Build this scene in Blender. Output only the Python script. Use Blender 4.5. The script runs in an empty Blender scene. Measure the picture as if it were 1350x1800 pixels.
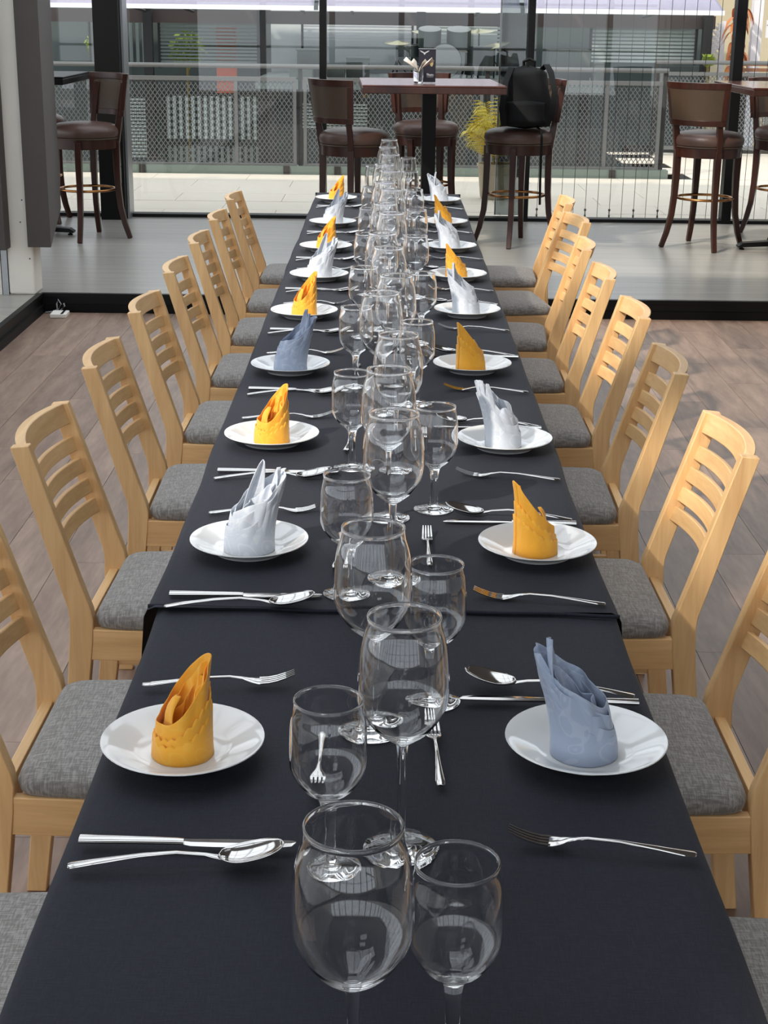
import bpy, bmesh, math, random
from mathutils import Vector, Matrix
from math import sin, cos, pi, radians, sqrt

S = bpy.context.scene
COL = S.collection
rng = random.Random(7)

# ------------------------------------------------------------------ camera, sky, sun, exposure
PITCH, ROLL, EYE = radians(18.1), radians(0.7), Vector((0, 0, 1.63))
fwd = Vector((0, cos(PITCH), -sin(PITCH)))
rt0 = Vector((1, 0, 0)); up0 = rt0.cross(fwd)
rt = rt0 * cos(ROLL) + up0 * sin(ROLL); up = up0 * cos(ROLL) - rt0 * sin(ROLL)
cam_data = bpy.data.cameras.new('camera')
cam = bpy.data.objects.new('camera', cam_data); COL.objects.link(cam)
cam_data.sensor_fit = 'VERTICAL'; cam_data.sensor_height = 36; cam_data.lens = 54.0
cam_data.clip_start = 0.05; cam_data.clip_end = 200
cam.matrix_world = Matrix(((rt.x, up.x, -fwd.x, EYE.x), (rt.y, up.y, -fwd.y, EYE.y), (rt.z, up.z, -fwd.z, EYE.z), (0, 0, 0, 1)))
S.camera = cam

world = bpy.data.worlds.new('sky'); S.world = world; world.use_nodes = True
bg = world.node_tree.nodes['Background']
bg.inputs['Color'].default_value = (0.86, 0.93, 1.0, 1); bg.inputs['Strength'].default_value = 2.0

sun_data = bpy.data.lights.new('sun', 'SUN'); sun = bpy.data.objects.new('sun', sun_data); COL.objects.link(sun)
SUN_TO = Vector((0.69, 0.74, -0.80)).normalized()
sun.rotation_euler = SUN_TO.to_track_quat('-Z', 'Y').to_euler()
sun_data.energy = 3.2; sun_data.angle = radians(1.9); sun_data.color = (1.0, 0.93, 0.82)

S.view_settings.view_transform = 'Standard'; S.view_settings.look = 'None'
S.view_settings.exposure = 0.22; S.view_settings.gamma = 1.0
S.view_settings.use_curve_mapping = False
S.cycles.max_bounces = 48; S.cycles.transparent_max_bounces = 160
S.cycles.transmission_bounces = 40; S.cycles.glossy_bounces = 24; S.cycles.diffuse_bounces = 4
S.cycles.caustics_reflective = False; S.cycles.caustics_refractive = False
S.cycles.sample_clamp_indirect = 60.0

# ------------------------------------------------------------------ helpers
def lin(r, g, b):
    f = lambda c: (c / 255 / 12.92) if c / 255 <= 0.04045 else ((c / 255 + 0.055) / 1.055) ** 2.4
    return (f(r), f(g), f(b), 1)

class MB:
    def __init__(s): s.v = []; s.f = []
    def add(s, verts, faces):
        n = len(s.v); s.v += [tuple(p) for p in verts]; s.f += [tuple(n + i for i in q) for q in faces]; return s
    def box(s, x0, x1, y0, y1, z0, z1, M=None):
        vs = [Vector((x, y, z)) for z in (z0, z1) for y in (y0, y1) for x in (x0, x1)]
        if M is not None: vs = [M @ p for p in vs]
        return s.add(vs, [(0, 2, 3, 1), (4, 5, 7, 6), (0, 1, 5, 4), (2, 6, 7, 3), (0, 4, 6, 2), (1, 3, 7, 5)])
    def lathe(s, prof, n=32, c=(0, 0, 0), close=False):
        vs = []; fs = []; m = len(prof); ring = []
        for (r, z) in prof:
            if r < 1e-6: ring.append([len(vs)]); vs.append((c[0], c[1], c[2] + z))
            else:
                ring.append(list(range(len(vs), len(vs) + n)))
                for k in range(n):
                    a = 2 * pi * k / n; vs.append((c[0] + r * cos(a), c[1] + r * sin(a), c[2] + z))
        for i in range(m - 1 + (1 if close else 0)):
            A, B = ring[i], ring[(i + 1) % m]
            for k in range(n):
                k2 = (k + 1) % n
                if len(A) == 1 and len(B) == 1: continue
                if len(A) == 1: fs.append((A[0], B[k2], B[k]))
                elif len(B) == 1: fs.append((A[k], A[k2], B[0]))
                else: fs.append((A[k], A[k2], B[k2], B[k]))
        return s.add(vs, fs)
    def loft(s, secs, cap=True, closed=True):
        m = len(secs[0]); vs = [p for q in secs for p in q]; fs = []
        for i in range(len(secs) - 1):
            for k in range(m if closed else m - 1):
                k2 = (k + 1) % m
                fs.append((i * m + k, i * m + k2, (i + 1) * m + k2, (i + 1) * m + k))
        if cap and closed:
            fs.append(tuple(range(m - 1, -1, -1))); fs.append(tuple((len(secs) - 1) * m + k for k in range(m)))
        return s.add(vs, fs)
    def tube(s, pts, rad, n=8, cap=True):
        pts = [Vector(p) for p in pts]; secs = []
        for i, p in enumerate(pts):
            t = (pts[min(i + 1, len(pts) - 1)] - pts[max(i - 1, 0)]).normalized()
            a = Vector((0, 0, 1)) if abs(t.z) < .9 else Vector((1, 0, 0))
            u = t.cross(a).normalized(); w = u.cross(t)
            r = rad[i] if isinstance(rad, (list, tuple)) else rad
            secs.append([p + (u * cos(2 * pi * k / n) + w * sin(2 * pi * k / n)) * r for k in range(n)])
        return s.loft(secs, cap)
    def beam(s, pts, ws, hs, side=Vector((0, 1, 0))):
        """rectangular section along pts: ws along `side`, hs across"""
        pts = [Vector(p) for p in pts]; secs = []
        for i, p in enumerate(pts):
            t = (pts[min(i + 1, len(pts) - 1)] - pts[max(i - 1, 0)]).normalized()
            u = (side - t * side.dot(t)).normalized(); w = t.cross(u)
            a = ws[i] / 2 if isinstance(ws, (list, tuple)) else ws / 2
            b = hs[i] / 2 if isinstance(hs, (list, tuple)) else hs / 2
            secs.append([p + u * a + w * b, p - u * a + w * b, p - u * a - w * b, p + u * a - w * b])
        return s.loft(secs)
    def prism(s, poly, y0, y1):
        n = len(poly); vs = [(x, y0, z) for x, z in poly] + [(x, y1, z) for x, z in poly]
        fs = [tuple(range(n)), tuple(range(2 * n - 1, n - 1, -1))] + [(k, n + k, n + (k + 1) % n, (k + 1) % n) for k in range(n)]
        return s.add(vs, fs)
    def prism_z(s, poly, z0, z1):
        n = len(poly); vs = [(x, y, z0) for x, y in poly] + [(x, y, z1) for x, y in poly]
        fs = [tuple(range(n - 1, -1, -1)), tuple(range(n, 2 * n))] + [(k, (k + 1) % n, n + (k + 1) % n, n + k) for k in range(n)]
        return s.add(vs, fs)
    def grid(s, fn, nu, nv, closed=False):
        vs = [fn(i / (nu if closed else nu - 1), j / (nv - 1)) for j in range(nv) for i in range(nu)]; fs = []
        for j in range(nv - 1):
            for i in range(nu if closed else nu - 1):
                i2 = (i + 1) % nu
                fs.append((j * nu + i, j * nu + i2, (j + 1) * nu + i2, (j + 1) * nu + i))
        return s.add(vs, fs)
    def obj(s, name, mat, parent=None, smooth=True, ang=40, bevel=0, solid=0, sub=0):
        me = bpy.data.meshes.new(name); me.from_pydata([tuple(p) for p in s.v], [], s.f)
        bm = bmesh.new(); bm.from_mesh(me); bmesh.ops.recalc_face_normals(bm, faces=bm.faces); bm.to_mesh(me); bm.free()
        if smooth:
            me.shade_smooth()
            if ang < 180: me.set_sharp_from_angle(angle=radians(ang))
        me.materials.append(mat)
        o = bpy.data.objects.new(name, me); COL.objects.link(o)
        if parent: o.parent = parent
        if solid:
            m = o.modifiers.new('solid', 'SOLIDIFY'); m.thickness = solid; m.offset = 0
        if sub:
            m = o.modifiers.new('sub', 'SUBSURF'); m.levels = sub; m.render_levels = sub
        if bevel:
            m = o.modifiers.new('bevel', 'BEVEL'); m.width = bevel; m.segments = 2; m.limit_method = 'ANGLE'; m.angle_limit = radians(35)
        return o

def tag(o, label=None, cat=None, group=None, kind=None):
    if label: o['label'] = label
    if cat: o['category'] = cat
    if group: o['group'] = group
    if kind: o['kind'] = kind
    return o
def thing(name, label, cat, loc=(0, 0, 0), rz=0, group=None):
    o = bpy.data.objects.new(name, None); COL.objects.link(o); o.empty_display_size = .05
    o.location = loc; o.rotation_euler = (0, 0, rz); return tag(o, label, cat, group)
def struct(o, label=None): return tag(o, label, None, None, 'structure')
KIDS = {}
def copy_tree(o, parent=None):
    c = o.copy(); COL.objects.link(c)
    if parent: c.parent = parent
    for ch in list(o.children): copy_tree(ch, c)
    return c
def place(proto, used, loc, rz, label, cat, group):
    o = proto if not used else copy_tree(proto)
    o.location = loc; o.rotation_euler = (0, 0, rz); return tag(o, label, cat, group)

ORD = ['nearest', 'second', 'third', 'fourth', 'fifth', 'sixth', 'seventh', 'eighth', 'ninth']

# ------------------------------------------------------------------ materials
def new_mat(name):
    m = bpy.data.materials.new(name); m.use_nodes = True
    nt = m.node_tree; return m, nt, nt.nodes['Principled BSDF'], nt.nodes['Material Output']
def mat(name, col, rough=.5, metal=0., spec=.5, bump=0, bscale=100, coat=0, var=0, vscale=8, sheen=0):
    m, nt, b, out = new_mat(name)
    b.inputs['Base Color'].default_value = col; b.inputs['Roughness'].default_value = rough
    b.inputs['Metallic'].default_value = metal; b.inputs['Specular IOR Level'].default_value = spec
    b.inputs['Coat Weight'].default_value = coat; b.inputs['Coat Roughness'].default_value = .05
    b.inputs['Sheen Weight'].default_value = sheen
    if var or bump:
        tc = nt.nodes.new('ShaderNodeTexCoord')
    if var:
        n = nt.nodes.new('ShaderNodeTexNoise'); n.inputs['Scale'].default_value = vscale; n.inputs['Detail'].default_value = 5
        nt.links.new(tc.outputs['Object'], n.inputs['Vector'])
        mx = nt.nodes.new('ShaderNodeMix'); mx.data_type = 'RGBA'
        mx.inputs[6].default_value = tuple(c * (1 - var) for c in col[:3]) + (1,)
        mx.inputs[7].default_value = tuple(min(1, c * (1 + var)) for c in col[:3]) + (1,)
        nt.links.new(n.outputs['Fac'], mx.inputs[0]); nt.links.new(mx.outputs[2], b.inputs['Base Color'])
    if bump:
        n2 = nt.nodes.new('ShaderNodeTexNoise'); n2.inputs['Scale'].default_value = bscale; n2.inputs['Detail'].default_value = 3
        nt.links.new(tc.outputs['Object'], n2.inputs['Vector'])
        bp = nt.nodes.new('ShaderNodeBump'); bp.inputs['Strength'].default_value = bump; bp.inputs['Distance'].default_value = .01
        nt.links.new(n2.outputs['Fac'], bp.inputs['Height']); nt.links.new(bp.outputs['Normal'], b.inputs['Normal'])
    return m
def wood(name, c1, c2, axis='z', scale=30, stretch=12, rough=.45, rnd=.12, coords='Object', spec=.4, bump=.06):
    m, nt, b, out = new_mat(name); L = nt.links.new
    tc = nt.nodes.new('ShaderNodeTexCoord'); mp = nt.nodes.new('ShaderNodeMapping')
    sc = {'x': (1 / stretch, 1, 1), 'y': (1, 1 / stretch, 1), 'z': (1, 1, 1 / stretch)}[axis]
    mp.inputs['Scale'].default_value = tuple(v * scale for v in sc)
    oi = nt.nodes.new('ShaderNodeObjectInfo')
    add = nt.nodes.new('ShaderNodeVectorMath'); add.operation = 'ADD'
    mul = nt.nodes.new('ShaderNodeVectorMath'); mul.operation = 'SCALE'; mul.inputs[0].default_value = (37, 53, 71)
    L(oi.outputs['Random'], mul.inputs['Scale']); L(tc.outputs[coords], mp.inputs['Vector'])
    L(mp.outputs[0], add.inputs[0]); L(mul.outputs[0], add.inputs[1])
    n1 = nt.nodes.new('ShaderNodeTexNoise'); n1.inputs['Scale'].default_value = 1; n1.inputs['Detail'].default_value = 6; n1.inputs['Distortion'].default_value = .6
    n2 = nt.nodes.new('ShaderNodeTexNoise'); n2.inputs['Scale'].default_value = 5; n2.inputs['Detail'].default_value = 4
    L(add.outputs[0], n1.inputs['Vector']); L(add.outputs[0], n2.inputs['Vector'])
    ad = nt.nodes.new('ShaderNodeMath'); ad.operation = 'MULTIPLY_ADD'; ad.inputs[1].default_value = .45
    L(n2.outputs['Fac'], ad.inputs[0]); L(n1.outputs['Fac'], ad.inputs[2])
    rp = nt.nodes.new('ShaderNodeValToRGB'); rp.color_ramp.elements[0].position = .45; rp.color_ramp.elements[1].position = .95
    rp.color_ramp.elements[0].color = c2; rp.color_ramp.elements[1].color = c1
    L(ad.outputs[0], rp.inputs['Fac'])
    hs = nt.nodes.new('ShaderNodeHueSaturation')
    mr = nt.nodes.new('ShaderNodeMapRange'); mr.inputs['To Min'].default_value = 1 - rnd; mr.inputs['To Max'].default_value = 1 + rnd
    L(oi.outputs['Random'], mr.inputs['Value']); L(mr.outputs[0], hs.inputs['Value']); L(rp.outputs['Color'], hs.inputs['Color'])
    L(hs.outputs['Color'], b.inputs['Base Color']); b.inputs['Roughness'].default_value = rough; b.inputs['Specular IOR Level'].default_value = spec
    bp = nt.nodes.new('ShaderNodeBump'); bp.inputs['Strength'].default_value = bump; bp.inputs['Distance'].default_value = .004
    L(ad.outputs[0], bp.inputs['Height']); L(bp.outputs['Normal'], b.inputs['Normal'])
    return m
def fabric(name, c1, c2, scale=420, rough=.9, bump=.25, sheen=.2, spec=.2):
    m, nt, b, out = new_mat(name); L = nt.links.new
    tc = nt.nodes.new('ShaderNodeTexCoord')
    w = []
    for ax in ((1, .12, .12), (.12, 1, .12)):
        mp = nt.nodes.new('ShaderNodeMapping'); mp.inputs['Scale'].default_value = tuple(scale * a for a in ax); L(tc.outputs['Object'], mp.inputs['Vector'])
        n = nt.nodes.new('ShaderNodeTexNoise'); n.inputs['Scale'].default_value = 1; n.inputs['Detail'].default_value = 2; L(mp.outputs[0], n.inputs['Vector']); w.append(n)
    ad = nt.nodes.new('ShaderNodeMath'); ad.operation = 'ADD'; L(w[0].outputs['Fac'], ad.inputs[0]); L(w[1].outputs['Fac'], ad.inputs[1])
    rp = nt.nodes.new('ShaderNodeValToRGB'); rp.color_ramp.elements[0].position = .75; rp.color_ramp.elements[1].position = 1.0
    rp.color_ramp.elements[0].color = c1; rp.color_ramp.elements[1].color = c2
    mh = nt.nodes.new('ShaderNodeMath'); mh.operation = 'MULTIPLY'; mh.inputs[1].default_value = .85
    L(ad.outputs[0], mh.inputs[0]); L(mh.outputs[0], rp.inputs['Fac']); L(rp.outputs['Color'], b.inputs['Base Color'])
    b.inputs['Roughness'].default_value = rough; b.inputs['Sheen Weight'].default_value = sheen; b.inputs['Specular IOR Level'].default_value = spec
    bp = nt.nodes.new('ShaderNodeBump'); bp.inputs['Strength'].default_value = bump; bp.inputs['Distance'].default_value = .002
    L(ad.outputs[0], bp.inputs['Height']); L(bp.outputs['Normal'], b.inputs['Normal'])
    return m
def damask(name, c1, c2, scale=60, rough=.75, trans=.15, sheen=.3):
    """napkin cloth with a woven tone-on-tone scroll pattern"""
    m, nt, b, out = new_mat(name); L = nt.links.new
    tc = nt.nodes.new('ShaderNodeTexCoord')
    n = nt.nodes.new('ShaderNodeTexNoise'); n.inputs['Scale'].default_value = scale * .5; n.inputs['Detail'].default_value = 1; L(tc.outputs['Object'], n.inputs['Vector'])
    mx0 = nt.nodes.new('ShaderNodeMix'); mx0.data_type = 'VECTOR'; mx0.inputs[0].default_value = .07
    L(tc.outputs['Object'], mx0.inputs[4]); L(n.outputs['Color'], mx0.inputs[5])
    v = nt.nodes.new('ShaderNodeTexVoronoi'); v.feature = 'SMOOTH_F1'; v.inputs['Scale'].default_value = scale; L(mx0.outputs[1], v.inputs['Vector'])
    ml = nt.nodes.new('ShaderNodeMath'); ml.operation = 'MULTIPLY'; ml.inputs[1].default_value = 22; L(v.outputs['Distance'], ml.inputs[0])
    sn = nt.nodes.new('ShaderNodeMath'); sn.operation = 'SINE'; L(ml.outputs[0], sn.inputs[0])
    rp = nt.nodes.new('ShaderNodeValToRGB'); rp.color_ramp.elements[0].position = .55; rp.color_ramp.elements[1].position = .8
    rp.color_ramp.elements[0].color = c1; rp.color_ramp.elements[1].color = c2
    L(sn.outputs[0], rp.inputs['Fac']); L(rp.outputs['Color'], b.inputs['Base Color'])
    b.inputs['Roughness'].default_value = rough; b.inputs['Sheen Weight'].default_value = sheen; b.inputs['Specular IOR Level'].default_value = .3
    tr = nt.nodes.new('ShaderNodeBsdfTranslucent'); L(rp.outputs['Color'], tr.inputs['Color'])
    ms = nt.nodes.new('ShaderNodeMixShader'); ms.inputs[0].default_value = trans
    L(b.outputs[0], ms.inputs[1]); L(tr.outputs[0], ms.inputs[2]); L(ms.outputs[0], out.inputs['Surface'])
    return m
def thin_glass(name, tint=(1, 1, 1, 1), ior=1.5, rough=0., boost=1.0, edge=0.0):
    m, nt, b, out = new_mat(name); L = nt.links.new; nt.nodes.remove(b)
    t = nt.nodes.new('ShaderNodeBsdfTransparent'); t.inputs['Color'].default_value = tint
    g = nt.nodes.new('ShaderNodeBsdfGlossy'); g.inputs['Roughness'].default_value = rough
    fr = nt.nodes.new('ShaderNodeFresnel'); fr.inputs['IOR'].default_value = ior
    ml = nt.nodes.new('ShaderNodeMath'); ml.operation = 'MULTIPLY'; ml.inputs[1].default_value = boost; ml.use_clamp = True
    mx = nt.nodes.new('ShaderNodeMixShader'); L(fr.outputs[0], ml.inputs[0]); L(ml.outputs[0], mx.inputs[0])
    L(t.outputs[0], mx.inputs[1]); L(g.outputs[0], mx.inputs[2]); L(mx.outputs[0], out.inputs['Surface'])
    return m
def solid_glass(name, tint=(1, 1, 1, 1), ior=1.5):
    m, nt, b, out = new_mat(name); nt.nodes.remove(b)
    g = nt.nodes.new('ShaderNodeBsdfGlass'); g.inputs['IOR'].default_value = ior; g.inputs['Color'].default_value = tint; g.inputs['Roughness'].default_value = 0
    nt.links.new(g.outputs[0], out.inputs['Surface']); return m

M = {}
M['oak_z'] = wood('oak upright', lin(236, 194, 138), lin(214, 167, 114), 'z', 40, 14)
M['oak_x'] = wood('oak rail lengthways', lin(236, 194, 138), lin(214, 167, 114), 'x', 40, 14)
M['oak_y'] = wood('oak rail crossways', lin(236, 194, 138), lin(214, 167, 114), 'y', 40, 14)
M['seat'] = fabric('grey tweed', lin(124, 120, 116), lin(160, 156, 152))
M['cloth'] = fabric('navy tablecloth', lin(26, 27, 37), lin(33, 34, 44), 700, .75, .1, .04, .2)
M['white'] = mat('glazed porcelain', lin(224, 223, 221), .08, 0, .6)
M['steel'] = mat('polished steel', lin(186, 183, 180), .1, 1)
M['orange'] = damask('orange damask', lin(255, 184, 58), lin(255, 190, 68), 38)
M['grey_nap'] = damask('silver damask', lin(214, 219, 228), lin(224, 227, 233), 34, .6)
M['shade_nap'] = damask('shade tinted silver damask', lin(172, 184, 206), lin(184, 194, 213), 34, .65)  # same grey cloth, with the cool tone of shade put into the colour
M['bowl'] = thin_glass('blown glass wall', (.985, .985, .98, 1), 1.45, 0, 1.0)
M['gsolid'] = solid_glass('solid clear glass', (1, 1, 1, 1))
M['plank'] = wood('brown vinyl plank', lin(160, 134, 117), lin(117, 95, 82), 'y', 16, 7, .42, .14, 'Object', .4, .05)
M['laminate'] = wood('grey laminate', lin(165, 160, 152), lin(138, 134, 128), 'x', 22, 26, .3, .02, 'Object', .5, .02)
M['black'] = mat('black trim', lin(11, 10, 10), .5, 0, .15)
M['blackmetal'] = mat('black aluminium', lin(13, 12, 12), .45, 0, .2)
M['darkwall'] = mat('dark cladding', lin(74, 68, 64), .7, var=.12, vscale=12)
M['plaster'] = mat('cream plaster', lin(238, 233, 222), .8, var=.04, vscale=6, bump=.08, bscale=60)
M['alu'] = mat('aluminium', lin(170, 172, 174), .35, .8)
M['mahog'] = wood('mahogany', lin(64, 34, 24), lin(42, 21, 15), 'z', 30, 10, .32, .08)
M['mahog_x'] = wood('mahogany top', lin(92, 52, 42), lin(66, 36, 29), 'x', 20, 10, .18, .04)
M['leather'] = mat('brown leather', lin(82, 60, 52), .42, 0, .5, .1, 60, var=.1, vscale=14)
M['padback'] = mat('olive brown leather', lin(70, 54, 40), .45, 0, .5, .15, 90)
M['brass'] = mat('worn brass', lin(170, 118, 70), .25, 1)
M['tile'] = mat('pale stone tile', lin(230, 219, 205), .6, var=.05, vscale=3)
M['railgrey'] = mat('grey painted steel', lin(104, 105, 107), .5)
M['pane'] = thin_glass('window glass', (.80, .80, .78, 1), 1.5, 0, 1.0)
M['pane_dark'] = thin_glass('tinted door glass', (.52, .56, .57, 1), 1.5, 0, 1.4)
M['greenglass'] = mat('green grey kerb', lin(112, 126, 122), .25)
M['teal'] = mat('dark teal wall', lin(74, 84, 84), .6, var=.15, vscale=2)
M['greywall'] = mat('pale grey wall', lin(214, 220, 222), .7, var=.05, vscale=2)
M['slat'] = mat('pale slat', lin(206, 216, 210), .6)
M['slatdark'] = mat('grey slat', lin(140, 150, 146), .6)
M['darkpost'] = mat('charcoal post', lin(44, 42, 42), .6)
M['fascia'] = mat('brown fascia', lin(92, 78, 74), .7)
M['lavender'] = mat('perforated awning sheet', lin(168, 164, 186), .7, var=.1, vscale=40)
M['hem'] = mat('white awning hem', lin(240, 238, 244), .6)
M['orange_paint'] = mat('orange paint', lin(214, 92, 48), .5)
M['lime'] = mat('lime leaf', lin(176, 196, 60), .6, var=.3, vscale=20)
M['palm'] = mat('yellow green palm leaf', lin(220, 200, 52), .5, var=.35, vscale=9)
M['palmstem'] = mat('palm stem', lin(150, 130, 70), .6)
M['pot'] = mat('beige pot', lin(176, 164, 138), .6)
M['soil'] = mat('potting soil', lin(60, 44, 36), .9)
M['bag'] = mat('black nylon', lin(9, 9, 10), .7, 0, .2, .2, 200)
M['paper'] = mat('white paper', lin(232, 228, 220), .8)
M['tissue'] = mat('paper napkin', lin(214, 204, 192), .9)
M['card'] = mat('dark menu card', lin(30, 27, 40), .4)
M['silver'] = mat('silver print', lin(190, 188, 190), .5)
M['cream_print'] = mat('cream print', lin(186, 168, 120), .6)
M['cable'] = mat('grey cable', lin(150, 150, 152), .5)
M['wire'] = mat('steel wire', lin(96, 94, 92), .45, .6)
M['crate'] = mat('grey green crate', lin(110, 118, 112), .6, var=.1, vscale=5)
M['drum'] = mat('green grey drum shell', lin(62, 74, 70), .4)
M['drumhead'] = mat('drum head', lin(186, 190, 186), .6)
M['cymbal'] = mat('bronze cymbal', lin(176, 170, 130), .3, .8)
M['cordy'] = mat('orange red leaf', lin(206, 120, 60), .5, var=.3, vscale=7)
M['beige'] = mat('sunny beige wall', lin(206, 190, 160), .8, var=.1, vscale=1.5)
M['brownbox'] = mat('brown bench', lin(146, 104, 78), .7)
M['pinkboard'] = mat('pale board print', lin(232, 214, 222), .6)
M['ceil'] = mat('grey ceiling', lin(150, 148, 146), .8)
M['whitewall'] = mat('white wall', lin(206, 204, 200), .8)

# ------------------------------------------------------------------ room shell
EX = -1.93                                # left edge of the sunken floor
FX1, FY0, FY1 = 4.6, -4.0, 8.53
o = MB().box(EX, FX1, FY0, FY1, -.10, -.004).obj('floor', M['black'], smooth=False); struct(o, 'sunken dining floor of brown oak vinyl planks')
pw, pl = .185, 1.22
plank = None
row = 0; x = EX
while x < 3.1:
    y = .5 - (row * .43) % pl
    while y < FY1:
        y0, y1 = max(y, .5), min(y + pl, FY1)
        if y1 - y0 > .05:
            me_key = (round(y1 - y0, 3))
            p = MB().box(.0008, pw - .0008, 0, y1 - y0 - .0016, -.004, 0.0).obj('floor_plank', M['plank'], o, smooth=False)
            p.location = (x, y0 + .0008, 0)
        y += pl
    x += pw; row += 1
# raised platform
pf = MB().box(-7, FX1, FY1, 12.0, -.1, .1).obj('floor_platform', M['laminate'], smooth=False); struct(pf, 'raised grey laminate platform before the window wall')
pl2 = MB().box(-7, EX, FY0, FY1, -.1, .1).obj('floor_platform', M['laminate'], smooth=False); struct(pl2, 'raised grey laminate platform along the left side')
t = MB().box(EX, FX1, FY1 - .012, FY1 + .02, .085, .106).box(EX, FX1, FY1 - .006, FY1 - .001, .045, .085).obj('trim_1', M['blackmetal'], smooth=False); struct(t, 'black nosing along the platform edge')
t = MB().box(EX, FX1, FY1 - .02, FY1 - .001, .0, .045).obj('baseboard_back', M['black'], smooth=False); struct(t, 'black skirting under the platform nosing')
t = MB().box(EX - .02, EX + .012, FY0, FY1 - .012, .085, .106).box(EX + .001, EX + .006, FY0, FY1 - .012, .045, .085).obj('trim_2', M['blackmetal'], smooth=False); struct(t, 'black nosing along the left platform edge')
t = MB().box(EX + .001, EX + .02, FY0, FY1 - .02, .0, .045).obj('baseboard_left', M['black'], smooth=False); struct(t, 'black skirting under the left platform edge')
# cream column with its metal channel
t = MB().box(-2.10, -1.952, 8.50, 8.68, .1, 3.1).obj('column', M['plaster'], smooth=False, bevel=.012); struct(t, 'cream plastered column at the platform corner')
for (x, z) in ((-2.0, .62), (-2.015, .5), (-1.975, .3)):
    MB().lathe([(0, 0), (.004, .0), (.004, .002), (0, .002)], 8).obj('screw_hole', M['darkpost'], t).matrix_local = Matrix.Translation((x, 8.499, z)) @ Matrix.Rotation(pi / 2, 4, 'X')
MB().box(-2.135, -2.102, 8.50, 8.54, .1, 3.1).obj('metal_channel', M['alu'], t, smooth=False)
MB().box(-2.19, -2.14, 8.50, 8.62, .1, 3.1).obj('door_jamb', M['plaster'], t, smooth=False)
# dark partition panels hanging in front of the column
t = MB().prism_z([(-1.972, 8.455), (-1.845, 8.455), (-2.145, 10.2), (-2.27, 10.2)], .37, 3.1).obj('wall_partition', M['darkwall'], smooth=False); struct(t, 'dark grey cladding panel standing clear of the floor')
t = MB().box(-2.40, -2.072, 8.36, 8.48, .365, 3.1).obj('wall_partition', M['darkwall'], smooth=False); struct(t, 'dark grey cladding panel at the far left edge')
# window wall
GY = 11.95
t = MB().box(-7, FX1, GY - .06, GY + .06, .09, .125).obj('trim_3', M['blackmetal'], smooth=False); struct(t, 'black bottom track of the window wall')
edges = [-7, -2.02, -.495, 1.047, 2.588, 4.6]
for i in range(5):
    w = MB().box(edges[i] + .02, edges[i + 1] - .02, GY - .006, GY + .006, .12, 3.3).obj('window_%d' % (i + 1), M['pane'], smooth=False)
    struct(w, 'full height glass pane number %d of the window wall' % (i + 1))
for i, (x0, x1) in enumerate(((-.521, -.47), (1.022, 1.072), (2.553, 2.625))):
    w = MB().box(x0, x1, GY - .07, GY + .05, .1, 3.3).obj('trim_%d' % (4 + i), M['blackmetal'], smooth=False); struct(w, 'black mullion of the window wall')
w = MB().box(-2.16, -1.975, 11.70, 11.98, .1, 3.3).obj('column', M['black'], smooth=False); struct(w, 'black steel column in the window wall')
MB().box(-1.972, -1.955, 11.78, 11.98, .1, 3.3).obj('metal_channel', M['alu'], w, smooth=False)
# hinged glass leaf standing open against the middle mullion
w = thing('window_6', 'tinted glass door leaf standing open beside the middle mullion', None); w['kind'] = 'structure'
MB().add([(.84, 12.05, .13), (1.02, 12.02, .13), (1.02, 12.035, .13), (.84, 12.065, .13), (.84, 12.05, 3.2), (1.02, 12.02, 3.2), (1.02, 12.035, 3.2), (.84, 12.065, 3.2)],
         [(0, 1, 2, 3), (4, 7, 6, 5), (0, 4, 5, 1), (1, 5, 6, 2), (2, 6, 7, 3), (3, 7, 4, 0)]).obj('pane', M['pane_dark'], w, smooth=False)
MB().box(.825, .838, 12.04, 12.07, .13, 3.2).obj('edge_strip', M['alu'], w, smooth=False)
# out-of-frame shell: back wall with tall windows, side walls, roof
def framed_wall(name, P, u, length, z0, z1, label, sill=.9, step=1.2):
    """solid sill wall below, bars above"""
    u = Vector(u).normalized(); n = Vector((-u.y, u.x, 0)); b = MB(); P = Vector(P)
    R3 = Matrix((u, n, Vector((0, 0, 1)))).transposed().to_4x4(); T = Matrix.Translation(P) @ R3
    b.box(0, length, -.08, .08, z0, sill, T); b.box(0, length, -.08, .08, z1 - .35, z1, T)
    k = 0
    while k * step <= length + .01:
        b.box(k * step - .05, k * step + .05, -.07, .07, sill, z1 - .35, T); k += 1
    for h in (sill + .75, sill + 1.5): b.box(0, length, -.03, .03, h - .02, h + .02, T)
    struct(b.obj(name, M['whitewall'], smooth=False), label)
framed_wall('wall_back', (-7, -4, 0), (1, 0, 0), 11.6, 0, 3.3, 'back wall with tall barred windows behind the camera', .25)
framed_wall('wall_left', (-7, -4, 0), (0, 1, 0), 15.9, 0, 3.3, 'left wall with barred windows', .4)
struct(MB().box(4.62, 4.78, -4, 11.9, 0, 3.3).obj('wall_right', M['whitewall'], smooth=False), 'unseen right wall kept windowless to dim that side')  # out of view; built windowless to cut light from the right
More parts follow.
